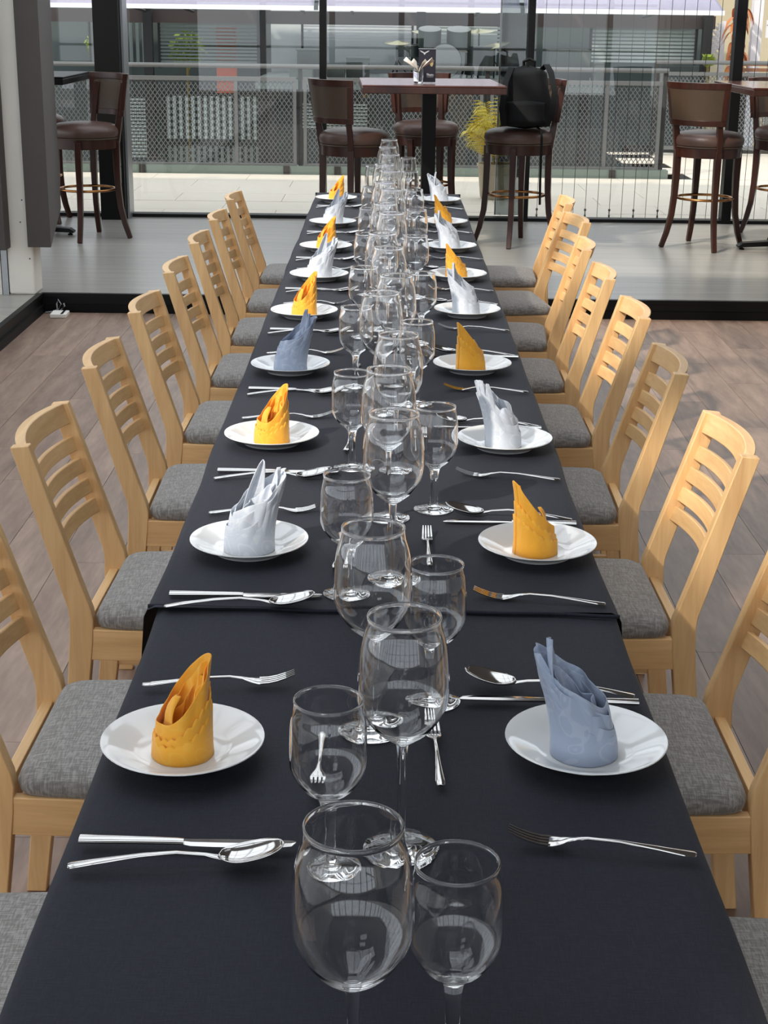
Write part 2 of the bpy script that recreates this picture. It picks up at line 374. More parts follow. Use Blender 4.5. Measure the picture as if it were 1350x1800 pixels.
# unseen ceiling, its openings shaped for sun bands; only rafters over the window end
b = MB()
opens = [(.0, 1.25), (1.85, 5.5), (6.3, 8.9)]; SX0, SX1 = -2.75, .65
b.box(-7, 4.7, -4, -1.75, 3.3, 3.45).box(-7, -2.06, -1.75, -.80, 3.3, 3.45).box(-1.0, 4.7, -1.75, -.80, 3.3, 3.45).box(-2.06, -1.0, -1.05, -.8, 3.3, 3.45).prism_z([(-2.06, -1.05), (-2.06, -1.42), (-1.84, -1.05)], 3.3, 3.45).box(-7, 4.7, -.8, .0, 3.3, 3.45)  # corner opening and wedge added to lay a sun patch on the cloth
for y0, y1 in opens: b.box(-7, SX0, y0, y1, 3.3, 3.45).box(SX1, 4.7, y0, y1, 3.3, 3.45)
for y0, y1 in ((1.25, 1.85), (5.5, 6.3), (8.9, 9.15)): b.box(-7, 4.7, y0, y1, 3.3, 3.45)
ceil_ = struct(b.obj('ceiling', M['ceil'], smooth=False), 'unseen ceiling, openings shaped to throw sun bands on the table')
b = MB()
for y0, y1 in opens:
    n = max(1, round((y1 - y0) / 1.2))
    for k in range(1, n): b.box(SX0, SX1, y0 + (y1 - y0) * k / n - .02, y0 + (y1 - y0) * k / n + .02, 3.36, 3.44)
    for k in range(1, 4): b.box(SX0 + 3.4 * k / 4 - .02, SX0 + 3.4 * k / 4 + .02, y0, y1, 3.36, 3.44)
for x in (-6, -4.6, -3.2, -1.8, -.4, 1.0, 2.4, 3.8): b.box(x - .03, x + .03, 9.15, 12.0, 3.38, 3.46)
struct(b.obj('roof', M['whitewall'], smooth=False), 'white skylight bars and rafters')

# ------------------------------------------------------------------ terrace outside
ter = MB().box(-7, 6.5, 12.0, 15.4, -.1, .075).box(2.9, 9, 15.4, 19.5, -.1, .075).obj('floor_terrace', M['black'], smooth=False); struct(ter, 'pale tiled terrace beyond the glass')
for (xa, xb, ya, yb) in ((-3.6, 6.0, 12.02, 15.4), (3.0, 6.0, 15.4, 18.4)):
    y = ya; k = 0
    while y < yb - .05:
        x = xa - (k % 2) * .45
        while x < xb:
            tw, th = .9, min(.56, yb - y)
            MB().box(.002, tw - .002, .002, th - .002, .07, .08 + .0006 * ((k * 7 + int(x * 10)) % 3)).obj('terrace_tile', M['tile'], ter, smooth=False).location = (x, y, 0)
            x += tw
        y += .56; k += 1
k = MB().box(-7, 2.75, 15.4, 15.55, -.1, .16).obj('trim_7', M['greenglass'], smooth=False); struct(k, 'green grey kerb under the railing')
for x in (-2.9, -2.42, -1.0, -.5, .4, 1.3, 2.2):
    MB().box(x - .03, x + .03, 15.385, 15.41, .08, .162).obj('kerb_joint', M['darkpost'], k, smooth=False)

# ------------------------------------------------------------------ dining table under its cloths
TZ = .75
dt = thing('dining_table', 'long dining table hidden under the navy cloths', 'table', (0, 0, 0))
MB().box(-.345, .345, .55, 7.84, .70, .738).obj('table_top', M['oak_y'], dt, smooth=False)
for y in (.75, 2.06, 4.21, 6.28, 7.66):
    for x in (-.30, .30):
        MB().box(x - .025, x + .025, y - .025, y + .025, 0, .70).obj('leg', M['blackmetal'], dt, smooth=False)
def cloth(name, x0, x1, y0, y1, z, drop, label, endcap=True, seed=0):
    r = random.Random(seed); b = MB(); ny = 160; rad = .016
    prof = [(x0, z - drop), (x0 - .002, z - drop * .5), (x0, z - rad), (x0 + rad * .3, z - rad * .3), (x0 + rad, z)]
    nx = 24
    prof += [(x0 + rad + (x1 - x0 - 2 * rad) * i / nx, z) for i in range(1, nx)]
    prof += [(x1 - rad, z), (x1 - rad * .3, z - rad * .3), (x1, z - rad), (x1 + .002, z - drop * .5), (x1, z - drop)]
    ph = [r.uniform(0, 6) for _ in range(6)]; m = len(prof)
    def fn(u, v):
        i = round(u * (m - 1)); x, zz = prof[i]; y = y0 + (y1 - y0) * v
        h = max(0, (z - zz) / drop)
        e = .0016 * sin(5 * y + ph[0]) + .001 * sin(13 * y + ph[1])
        w = (.010 * sin(7 * y + ph[2]) + .007 * sin(15 * y + ph[3])) * h
        x += (w + e) * (1 if x > 0 else -1)
        if h == 0: zz += .0005 * sin(9 * y + 3 * x + ph[4]) * sin(4 * x + ph[5])
        return (x, y, zz)
    b.grid(fn, m, ny)
    if endcap:
        def fe(u, v):
            x = x0 + (x1 - x0) * u; return (x, y1 + .012 * min(1, v * 4) + .004 * sin(20 * x) * v, z - drop * v)
        b.grid(fe, 30, 8)
    o = b.obj(name, M['cloth'], ang=180)
    return tag(o, label, 'tablecloth')
cloth('tablecloth', -.354, .366, .45, 2.24, TZ - .006, .23, 'navy tablecloth over the near end of the long table', False, 3)
c2 = cloth('tablecloth', -.366, .366, 2.205, 7.868, TZ, .23, 'navy tablecloth over the far length of the table, its folded hem showing', True, 5)
hb = MB()
def hem(u, v):
    x = -.364 + .728 * u; a = pi * (.5 + v)
    yy = 2.205 - .016 * (u - .5) + .0035 * sin(9 * u + 1) + .0015 * sin(31 * u)
    return (x, yy + .0035 * cos(a), TZ - .0018 + .003 * sin(a))
hb.grid(hem, 60, 7)
hb.obj('folded_hem', M['cloth'], c2, ang=180)

# ------------------------------------------------------------------ plates
PL = [1.716, 2.472, 3.16, 3.839, 4.573, 5.248, 5.909, 6.619, 7.487]
PR = [1.731, 2.475, 3.146, 3.871, 4.624, 5.284, 5.949, 6.663, 7.469]
XL = [-.245, -.229, -.241, -.243, -.247, -.232, -.235, -.234, -.248]
XR = [.255, .262, .254, .222, .245, .243, .244, .244, .252]
prof = [(0, .0045), (.045, .0045), (.056, .0052), (.062, .0075), (.075, .0130), (.090, .0195), (.0985, .0230), (.1005, .0232), (.1010, .0220), (.0985, .0205),
        (.090, .0165), (.075, .0095), (.062, .0035), (.060, .0), (.055, .0), (.054, .0015), (0, .0015)]
pr = MB().lathe(prof, 56).obj('plate', M['white'], ang=50)
used = False
def side(i, s): return ('left' if s < 0 else 'right')
NAPWORD = {}
for s, ys, xs in ((-1, PL, XL), (1, PR, XR)):
    for i, y in enumerate(ys):
        orange = (i % 2 == 0) if s < 0 else (i % 2 == 1)
        NAPWORD[(s, i)] = 'orange' if orange else ('shade tinted grey' if (s, i) in ((-1, 3), (1, 0)) else 'silver grey')
        place(pr, used, (xs[i], y, TZ + .001), rng.uniform(0, 6), 'white dinner plate under %s napkin, %s from the camera in the %s row' % (NAPWORD[(s, i)], ORD[i], side(i, s)), 'plate', 'white plates along the table')
        used = True

# ------------------------------------------------------------------ napkins (peak towards the glasses, local +x)
def nap_wall(R, H0, H1, p=1.15, turns=1.08, lean=.02, seed=0, wr=.0012, scallop=0, flare=0.0, z0=0.0, nu=72, nv=16, a0=0.0, wobble=.05, Hr=None):
    r = random.Random(seed); ph = [r.uniform(0, 6) for _ in range(6)]; Hr = Hr or H1
    def fn(u, v):
        a = pi + a0 + (u - .5) * 2 * pi * turns if turns > 1 else a0 + (u - .5) * 2 * pi * turns
        c = (1 + cos(a)) / 2
        H = H0 + (H1 - H0) * c ** p
        if scallop: H += scallop * (abs(sin(11 * a)) - .5)
        H *= 1 + wobble * sin(3 * a + ph[0]) * (1 - c)
        z = z0 + (H - z0) * v
        rr = R * (1 + .05 * (u - .5)) * (1 - .10 * (z / Hr)) + flare * v * (1 - c)
        rr += wr * sin(5 * a + 30 * z + ph[1]) * (.3 + v) + wr * .7 * sin(9 * a - 40 * z + ph[2]) * v
        k = (z / Hr)
        x = rr * cos(a) * (1 - .22 * k * (c > .4)) + lean * k ** 1.6
        y = rr * sin(a) * (1 - .35 * k ** 2)
        return (x, y, z)
    return MB().grid(fn, nu, nv)
def leaf(ang, base_r, z0, tip, W, cup, seed, ns=18, nt=11, curl=.0):
    """a pointed folded flap rising from the wall to `tip`"""
    r = random.Random(seed); ph = r.uniform(0, 6)
    A = Vector((base_r * cos(ang), base_r * sin(ang), z0)); T = Vector(tip); mid = (A + T) / 2 + Vector((cos(ang) * .012, sin(ang) * .012, .012))
    side_ = Vector((-sin(ang), cos(ang), 0)); out_ = Vector((cos(ang), sin(ang), .2))
    def fn(u, v):
        t = (u - .5) * 2
        p = A * (1 - v) ** 2 + mid * 2 * v * (1 - v) + T * v * v
        w = W * (1 - v ** 1.7) ** .8 + .0025
        p = p + side_ * (w * t) - out_ * (cup * t * t * (1 - .5 * v)) + out_ * (.0015 * sin(7 * v + 5 * t + ph)) + out_ * curl * v ** 3
        return tuple(p)
    return MB().grid(fn, nt, ns)
def orange_napkin(var, label):
    n = thing('napkin', label, 'napkin', group='orange cone folded napkins')
    H = (.125, .130, .120)[var % 3]; R = .0335
    m = M['orange']
    nap_wall(R, .046, H, 1.05 + .15 * (var % 3), 1.1, .016 + .004 * (var % 2), var).obj('wrap', m, n, ang=180, solid=.0012, sub=1)
    nap_wall(R * 1.07, .030, H * .70, 1.25, 1.06, .016 + .004 * (var % 2), var + 20, .0008, .0045, Hr=H, nu=150, nv=10).obj('scalloped_hem', m, n, ang=180, solid=.0022)
    nap_wall(R * 1.11, .022, H * .52, 1.35, 1.04, .016 + .004 * (var % 2), var + 30, .0006, .004, Hr=H, nu=150, nv=8).obj('scalloped_hem', m, n, ang=180, solid=.0022)
    nap_wall(R * .74, .040, H * .93, 1.3, 1.05, .018, var + 40, .003, wobble=.12).obj('inner_fold', m, n, ang=180, solid=.0012, sub=1)
    nap_wall(R * .45, .036, H * .80, 1.2, 1.05, .02, var + 50, .004, wobble=.2).obj('inner_fold', m, n, ang=180, solid=.0012, sub=1)
    leaf(pi * .9, R * .55, .015, (-.004, .004, H * .62), .020, .008, var).obj('inner_fold', m, n, ang=180, solid=.0012)
    return n
def grey_napkin(var, m, label, group):
    n = thing('napkin', label, 'napkin', group=group)
    r = random.Random(var * 13 + 5); R = (.042, .043, .038)[var % 3]
    H = .098
    layers = {0: 5, 1: 5, 2: 3, 3: 5, 4: 3}[var % 5]
    for q in range(layers):
        t_ = q / max(1, layers - 1)
        nap_wall(R * (1 - .12 * t_), .032 + .040 * t_, .094 + .040 * t_, 1.0 + .12 * sin(var + 2 * q), 1.03 + .02 * (q % 2), .030 + .014 * t_, var * 5 + q, .0011 + .0012 * t_, flare=.003 + .0015 * (q % 2), wobble=.05 + .03 * (q % 3), nu=56, nv=12, a0=.25 * sin(3 * q + var)).obj('outer_fold' if q < layers - 1 else 'inner_fold', m, n, ang=180, solid=.0012, sub=1)
    nap_wall(R * .58, .06, H * 1.12, 1.0, 1.05, .03, var + 17, .003, wobble=.15).obj('inner_fold', m, n, ang=180, solid=.0013, sub=1)
    sets = {
        0: [(0.3, (.052, .004, .146), .030), (1.0, (.062, .016, .128), .022), (-.6, (.070, -.012, .108), .018)],
        1: [(1.2, (.034, .012, .150), .016), (-.2, (.058, -.004, .138), .015), (-.8, (.066, -.012, .126), .015)],
        2: [(.2, (.062, .006, .136), .013), (.7, (.052, .016, .139), .012), (-.4, (.066, -.008, .122), .013), (-.9, (.072, -.018, .104), .013), (1.3, (.034, .02, .134), .014), (2.4, (-.008, .016, .086), .026), (-2.3, (-.016, -.018, .064), .022)],
        3: [(.2, (.048, .002, .152), .020), (-.4, (.052, -.006, .142), .016)],
        4: [(.4, (.022, .006, .143), .017), (-.5, (.056, -.008, .120), .012), (-.9, (.060, -.016, .108), .011), (-.1, (.054, .004, .128), .011), (2.8, (-.030, -.004, .076), .014), (2.0, (-.006, .014, .09), .026)],
    }[var % 5]
    for j, (a, tip, W) in enumerate(sets):
        leaf(a, R * .62, .022, tip, W, .011, var * 7 + j).obj('leaf_fold', m, n, ang=180, solid=.0013)
    return n
protos = {}
for s, ys, xs in ((-1, PL, XL), (1, PR, XR)):
    for i, y in enumerate(ys):
        w = NAPWORD[(s, i)]; row = side(i, s)
        if w == 'orange':
            key = ('o', i % 3); lab = 'orange damask napkin folded to a pointed cone on the %s plate of the %s row' % (ORD[i], row)
            mk = lambda: orange_napkin(i % 3, lab); grp = 'orange cone folded napkins'
        else:
            v = {(1, 0): 0, (-1, 1): 1, (1, 2): 2, (-1, 3): 3, (1, 8): 4, (1, 4): 3, (-1, 5): 1, (1, 6): 0, (-1, 7): 1}[(s, i)]
            mm = M['shade_nap'] if (s, i) in ((-1, 3), (1, 0)) else M['grey_nap']
            key = (v, mm.name); lab = '%s damask napkin fanned into leaves on the %s plate of the %s row' % (w, ORD[i], row)
            grp = 'grey fan folded napkins'
            mk = lambda: grey_napkin(v, mm, lab, grp)
        if key not in protos: o = mk(); protos[key] = o
        else: o = copy_tree(protos[key])
        tag(o, lab, 'napkin', grp)
        o.location = (xs[i] + (.0 if s < 0 else -.004), y - .008, TZ + .0058)
        o.rotation_euler = (0, 0, (0 if s < 0 else pi) + rng.uniform(-.12, .12) + (.55 if s < 0 else .35 if w == 'orange' else -.5))

# ------------------------------------------------------------------ cutlery (handle at -x, business end at +x)
def ell(x, z, hw, th, n=10, cup=0):
    return [Vector((x, hw * cos(2 * pi * k / n), z + th * sin(2 * pi * k / n) + cup * cos(2 * pi * k / n) ** 2)) for k in range(n)]
def fork(name, L, label, cat):
    f = thing(name, label, cat); k = L / .207
    st = [(-.1035, .0035, .0035, .0012), (-.101, .0037, .0062, .0018), (-.09, .0042, .0068, .0019), (-.06, .0072, .0048, .0017), (-.02, .0105, .0029, .0016), (.015, .0108, .0026, .0016),
          (.032, .0082, .0042, .0014), (.045, .0048, .0092, .0011), (.053, .0032, .0112, .001), (.058, .0028, .0116, .001)]
    MB().loft([ell(x * k, z, w * k, t) for x, z, w, t in st]).obj('handle', M['steel'], f, ang=60)
    for j in range(4):
        yy = (j - 1.5) * .0062 * k
        pts = [(.056, .0028), (.068, .0032), (.080, .0055), (.092, .0095), (.1035, .0145)]
        MB().beam([(x * k, yy * (1 - .04 * q), z) for q, (x, z) in enumerate(pts)], [.0040 * k, .0036 * k, .0034 * k, .003 * k, .0018 * k], [.0018] * 3 + [.0015, .0008]).obj('tine', M['steel'], f, smooth=False)
    return f
def spoon():
    f = thing('tablespoon', '', 'spoon')
    st = [(-.116, .0035, .0045, .0012), (-.113, .0038, .0072, .0016), (-.085, .0075, .0062, .0018), (-.04, .0125, .0044, .0017), (.0, .0142, .0033, .0017), (.030, .0105, .0032, .0016), (.044, .0072, .0048, .0013), (.052, .0055, .0075, .001)]
    MB().loft([ell(x, z, w, t) for x, z, w, t in st]).obj('handle', M['steel'], f, ang=60)
    def fn(u, v):
        x = .045 + .071 * u; c = (u - .47) / .53 if u > .47 else (u - .47) / .47
        w = .0205 * sqrt(max(0, 1 - abs(c) ** 2.3)) + .0004
        t = (v - .5) * 2
        rim = .0099 + .015 * max(0, u - .2) ** 1.3
        d = .0085 * (1 - t * t) * sqrt(max(0, 1 - c * c))
        return (x, w * t, rim - d)
    MB().grid(fn, 22, 13).obj('bowl', M['steel'], f, ang=180, solid=.0012)
    return f
def knife():
    f = thing('table_knife', '', 'knife')
    st = [(-.120, .0050, .0052, .0024), (-.1195, .0052, .0082, .0036), (-.10, .0052, .0080, .0036), (-.05, .0050, .0066, .0034), (-.012, .0048, .0058, .0034), (-.004, .0046, .0058, .003)]
    MB().loft([ell(x, z, w, t, 12) for x, z, w, t in st]).obj('handle', M['steel'], f, ang=50)
    b = MB(); secs = []
    for x, y0, y1, t in ((-.006, -.0045, .0045, .0016), (.004, -.0078, .0048, .0014), (.03, -.0088, .0062, .0012), (.07, -.0086, .0072, .001), (.10, -.0076, .0075, .0009), (.115, -.004, .0072, .0008), (.1195, .002, .0058, .0006)):
        secs.append([Vector((x, y0, .0035)), Vector((x, (y0 + y1) / 2, .0035 + t)), Vector((x, y1, .0035 + t)), Vector((x, y1, .0035 - t)), Vector((x, (y0 + y1) / 2, .0035 - t))])
    b.loft(secs).obj('blade', M['steel'], f, smooth=False)
    return f
fk = fork('dinner_fork', .207, '', 'fork'); sp = spoon(); kn = knife(); df = fork('dessert_fork', .175, '', 'fork')
u1 = u2 = u3 = u4 = False
for s, ys in ((-1, PL), (1, PR)):
    for i, y in enumerate(ys):
        row = side(i, s); j = lambda a: rng.uniform(-a, a); w = NAPWORD[(s, i)]; zt = TZ + .0012
        far, near = 'beyond', 'before'
        lab = lambda what, pos: ' '.join(('%s lying %s the %s plate with %s napkin in the %s row' % (what, pos, ORD[i], w, row)).split())
        if s < 0:
            jy = j(.008)
            place(fk, u1, (-.222 + j(.006), y + .205 + jy * .5, zt), radians(7) + j(.03), lab('steel dinner fork', far), 'fork', 'dinner forks'); u1 = True
            place(kn, u2, (-.213 + j(.005), y - .222 + jy, zt), radians(-1) + j(.02), lab('steel table knife', near), 'knife', 'table knives'); u2 = True
            place(sp, u3, (-.217 + j(.005), y - .262 + jy, zt), radians(5) + j(.02), lab('steel tablespoon', near), 'spoon', 'tablespoons'); u3 = True
            place(df, u4, (-.078 + j(.006), y - .02 + j(.02), zt), -pi / 2 + j(.06), lab('dessert fork inboard of', '') .replace('  ', ' ').replace('lying ', ''), 'fork', 'dessert forks'); u4 = True
        else:
            jy = j(.008)
            place(fk, True, (.249 + j(.006), y - .228 + jy * .5, zt), pi + radians(-9) + j(.03), lab('steel dinner fork', near), 'fork', 'dinner forks')
            place(kn, True, (.228 + j(.005), y + .150 + jy, zt), pi + radians(-2) + j(.015), lab('steel table knife', far), 'knife', 'table knives')
            place(sp, True, (.231 + j(.005), y + .190 + jy, zt), pi + radians(-11) + j(.02), lab('steel tablespoon', far), 'spoon', 'tablespoons')
            place(df, True, (.070 + j(.006), y + .01 + j(.02), zt), pi / 2 + j(.05), lab('dessert fork inboard of', '').replace('  ', ' ').replace('lying ', ''), 'fork', 'dessert forks')

# ------------------------------------------------------------------ wine glasses
def wine_glass(name, H, rim, belly, zb, stem_r, foot_r, stem_top):
    g = thing(name, '', 'glass'); t = .0011
    # outer wall from the stem top to the rim
    pts = [(stem_r * 1.3, stem_top), (belly * .34, stem_top + (zb - stem_top) * .12), (belly * .61, stem_top + (zb - stem_top) * .31), (belly * .84, stem_top + (zb - stem_top) * .58), (belly * .965, stem_top + (zb - stem_top) * .80),
           (belly, zb), (belly * .985 + rim * .015, zb + (H - zb) * .25), (belly * .6 + rim * .4 + .001, zb + (H - zb) * .6), (rim * .9 + belly * .1, zb + (H - zb) * .85), (rim, H)]
    def spline(p, n=4):
        q = []
        for i in range(len(p) - 1):
            p0, p1, p2, p3 = p[max(i - 1, 0)], p[i], p[i + 1], p[min(i + 2, len(p) - 1)]
            for k in range(n):
                u = k / n
                q.append(tuple(.5 * (2 * p1[d] + (p2[d] - p0[d]) * u + (2 * p0[d] - 5 * p1[d] + 4 * p2[d] - p3[d]) * u * u + (3 * p1[d] - p0[d] - 3 * p2[d] + p3[d]) * u ** 3) for d in (0, 1)))
        return q + [p[-1]]
    outer = spline(pts); cut = next(i for i, p in enumerate(outer) if p[0] > belly * .80)
    # thick heel of solid glass, thin wall above it
    inner = [(max(r - t - .0022 * max(0, 1 - i / 12), 0), z + (.003 * max(0, 1 - i / 10))) for i, (r, z) in enumerate(outer)]
    full_in = inner[2:]; rimc = outer[-1]
    MB().lathe(outer[:-1] + [(rimc[0] + .0005, rimc[1] - .0005), (rimc[0] + .0004, rimc[1] + .0005), (rimc[0] - .0006, rimc[1] + .0008), (rimc[0] - .0014, rimc[1] + .0004), (rimc[0] - .0014, rimc[1] - .0005)] + full_in[:-1][::-1] + [(0, full_in[0][1] - .001)], 56).obj('bowl', M['gsolid'], g, ang=75)
    MB().lathe([(0, .0075), (stem_r, .0078)] + [(stem_r * f, z) for f, z in ((1.0, .011), (.92, .02), (.86, stem_top * .45), (.92, stem_top * .75), (1.1, stem_top * .92), (1.3, stem_top - .0004))] + [(0, stem_top - .0004)], 20).obj('stem', M['gsolid'], g, ang=75)
    MB().lathe([(0, .0004), (foot_r * .96, .0004), (foot_r, .0012), (foot_r * .97, .0024), (foot_r * .6, .0038), (foot_r * .34, .0058), (stem_r * 1.05, .0074), (0, .0074)], 40).obj('foot', M['gsolid'], g, ang=75)
    return g
BIG = wine_glass('red_wine_glass', .277, .0395, .0495, .188, .0052, .041, .128)
SML = wine_glass('water_goblet', .197, .0365, .0415, .126, .0075, .037, .078)
bigs = [(-.021, 1.069, 'r-1'), (.023, 1.508, 'l0'), (-.013, 1.80, 'r0'), (.014, 2.345, 'l1'), (.006, 2.655, 'r1'), (.024, 2.965, 'l2'), (-.012, 3.43, 'r2'), (.022, 3.67, 'l3'), (.004, 4.12, 'r3'), (-.014, 4.40, 'l4'),
        (.012, 4.86, 'r4'), (-.008, 5.10, 'l5'), (.014, 5.52, 'r5'), (-.012, 5.76, 'l6'), (.008, 6.18, 'r6'), (-.016, 6.44, 'l7'), (.010, 6.90, 'r7'), (-.004, 7.28, 'l8'), (.004, 7.70, 'r8')]
smalls = [(.066, 1.15, 'r-1'), (-.056, 1.47, 'l0'), (.069, 1.89, 'r0'), (-.058, 2.272, 'l1'), (.092, 2.71, 'r1'), (-.066, 2.975, 'l2'), (.072, 3.51, 'r2'), (-.074, 3.68, 'l3'), (.096, 4.20, 'r3'), (-.066, 4.288, 'l4'),
          (.092, 4.93, 'r4'), (-.066, 4.963, 'l5'), (.104, 5.60, 'r5'), (-.066, 5.624, 'l6'), (.104, 6.25, 'r6'), (-.066, 6.334, 'l7'), (.098, 6.98, 'r7'), (-.066, 7.202, 'l8'), (.096, 7.64, 'r8')]
for proto, lst, what, cat in ((BIG, bigs, 'tall red wine glass', 'glass'), (SML, smalls, 'small water goblet', 'glass')):
    for q, (x, y, k) in enumerate(lst):
        row = 'left' if k[0] == 'l' else 'right'; i = int(k[1:])
        if i < 0: lab = 'clear %s standing alone at the near end, closest to the camera' % what
        else: lab = 'clear %s at the knife tip, %s setting of the %s row' % (what, ORD[i], row)
        place(proto, q > 0, (x, y, TZ + .0008 - (.006 if y < 2.2 else 0)), rng.uniform(0, 6), lab, cat, 'tall red wine glasses' if proto is BIG else 'small water goblets')

# ------------------------------------------------------------------ oak dining chairs (front +x)
def dining_chair():
    c = thing('dining_chair', '', 'chair', group='oak ladder back chairs')
    def smoothpoly(p, n=3):
        q = []
        for i in range(len(p) - 1):
            p0, p1, p2, p3 = p[max(i - 1, 0)], p[i], p[i + 1], p[min(i + 2, len(p) - 1)]
            for k in range(n):
                u = k / n
                q.append(tuple(.5 * (2 * p1[d] + (p2[d] - p0[d]) * u + (2 * p0[d] - 5 * p1[d] + 4 * p2[d] - p3[d]) * u * u + (3 * p1[d] - p0[d] - 3 * p2[d] + p3[d]) * u ** 3) for d in (0, 1)))
        return q + [p[-1]]
    front = [(-.262, 0), (-.240, .15), (-.222, .28), (-.210, .38), (-.207, .425), (-.210, .447), (-.218, .470), (-.235, .522), (-.280, .663), (-.322, .795)]
    rear = [(-.300, 0), (-.282, .15), (-.268, .28), (-.259, .38), (-.257, .430), (-.260, .455), (-.268, .482), (-.283, .532), (-.322, .668), (-.359, .791)]
    for s in (-1, 1):
        b = MB(); secs = []
        for (xf, zf), (xr, zr) in zip(front, rear):
            k = max(0, min(1, (zf - .3) / .5)); yo = s * (.200 - .010 * k); yi = s * (.172 - .008 * k)
            secs.append([Vector((xf, yo, zf)), Vector((xf, yi, zf)), Vector((xr, yi, zr)), Vector((xr, yo, zr))])
        b.loft(secs).obj('back_post', M['oak_z'], c, ang=45, bevel=.002)
    def px(z):   # centre line of the back at height z
        return -.238 - (z - .45) * .300
    def rail(name, z0, z1, th, bow, yw):
        b = MB(); secs = []; n = 12
        for k in range(n + 1):
            t = k / n * 2 - 1; y = t * yw; d = -bow * (1 - t * t)
            secs.append([Vector((px(z1) + d + th / 2, y, z1)), Vector((px(z1) + d - th / 2, y, z1 - .002)), Vector((px(z0) + d - th / 2, y, z0)), Vector((px(z0) + d + th / 2, y, z0))])
        return b.loft(secs).obj(name, M['oak_y'], c, ang=45, bevel=.002)
    rail('top_rail', .748, .794, .022, .030, .168)
    for z in (.703, .653, .606, .560): rail('slat', z - .0165, z + .0165, .011, .026, .170)
    for s in (-1, 1):
        MB().beam([(.195, s * .195, 0), (.197, s * .197, .40)], [.030, .034], [.030, .036]).obj('front_leg', M['oak_z'], c, smooth=False, bevel=.003)
        MB().beam([(-.232, s * .186, .371), (.185, s * .198, .371)], .020, .068).obj('side_rail', M['oak_x'], c, smooth=False, bevel=.002)
        MB().beam([(-.248, s * .187, .175), (.185, s * .195, .175)], .018, .028).obj('stretcher', M['oak_x'], c, smooth=False, bevel=.002)
    MB().beam([(.196, -.185, .377), (.196, .185, .377)], .020, .056, Vector((1, 0, 0))).obj('front_rail', M['oak_y'], c, smooth=False, bevel=.002)
    MB().beam([(-.236, -.172, .377), (-.236, .172, .377)], .020, .056, Vector((1, 0, 0))).obj('back_rail', M['oak_y'], c, smooth=False, bevel=.002)
    # cushion: rounded slab tapering to the back
    def sup(a, n=14.0):
        ca, sa = cos(a), sin(a); return (abs(ca) ** (2 / n) * (1 if ca > 0 else -1), abs(sa) ** (2 / n) * (1 if sa > 0 else -1))
    prof = [(0, .452), (.5, .4515), (.8, .449), (.92, .444), (.98, .436), (1.0, .425), (.99, .412), (.97, .4055), (.5, .4055), (0, .4055)]
    vs = []; fs = []; n = 48
    for f, z in prof:
        for k in range(n):
            ex, ey = sup(2 * pi * k / n)
            x = .002 + .211 * ex * f; y = (.196 + .022 * ((x + .2) / .4)) * ey * f * (1 - .02 * max(0, ex))
            zz = z
            if z > .43: zz += .004 * (1 - f) - .006 * max(0, ex) * f
            vs.append((x, y, zz))
    for i in range(len(prof) - 1):
        for k in range(n): fs.append((i * n + k, i * n + (k + 1) % n, (i + 1) * n + (k + 1) % n, (i + 1) * n + k))
    MB().add(vs, fs).obj('seat_cushion', M['seat'], c, ang=180)
    return c
ch = dining_chair(); used = False
CYL = [1.70, 2.42, 3.13, 3.85, 4.56, 5.27, 5.95, 6.62, 7.33]
CYR = [1.66, 2.39, 3.12, 3.86, 4.57, 5.25, 5.92, 6.63, 7.34]
for s, ys in ((-1, CYL), (1, CYR)):
    for i, y in enumerate(ys):
        x = {(1, 6): .415, (1, 7): .475, (1, 8): .50, (1, 5): .40, (1, 4): .405}.get((s, i), .385) * s
        rz = (0 if s < 0 else pi) + radians({(1, 7): 7, (1, 6): -4, (1, 8): -2}.get((s, i), rng.uniform(-1.2, 1.2)))
        place(ch, used, (x, y, .0005), rz, 'oak ladder back chair with grey cushion, %s from the camera in the %s row' % (ORD[i], side(i, s)), 'chair', 'oak ladder back chairs'); used = True

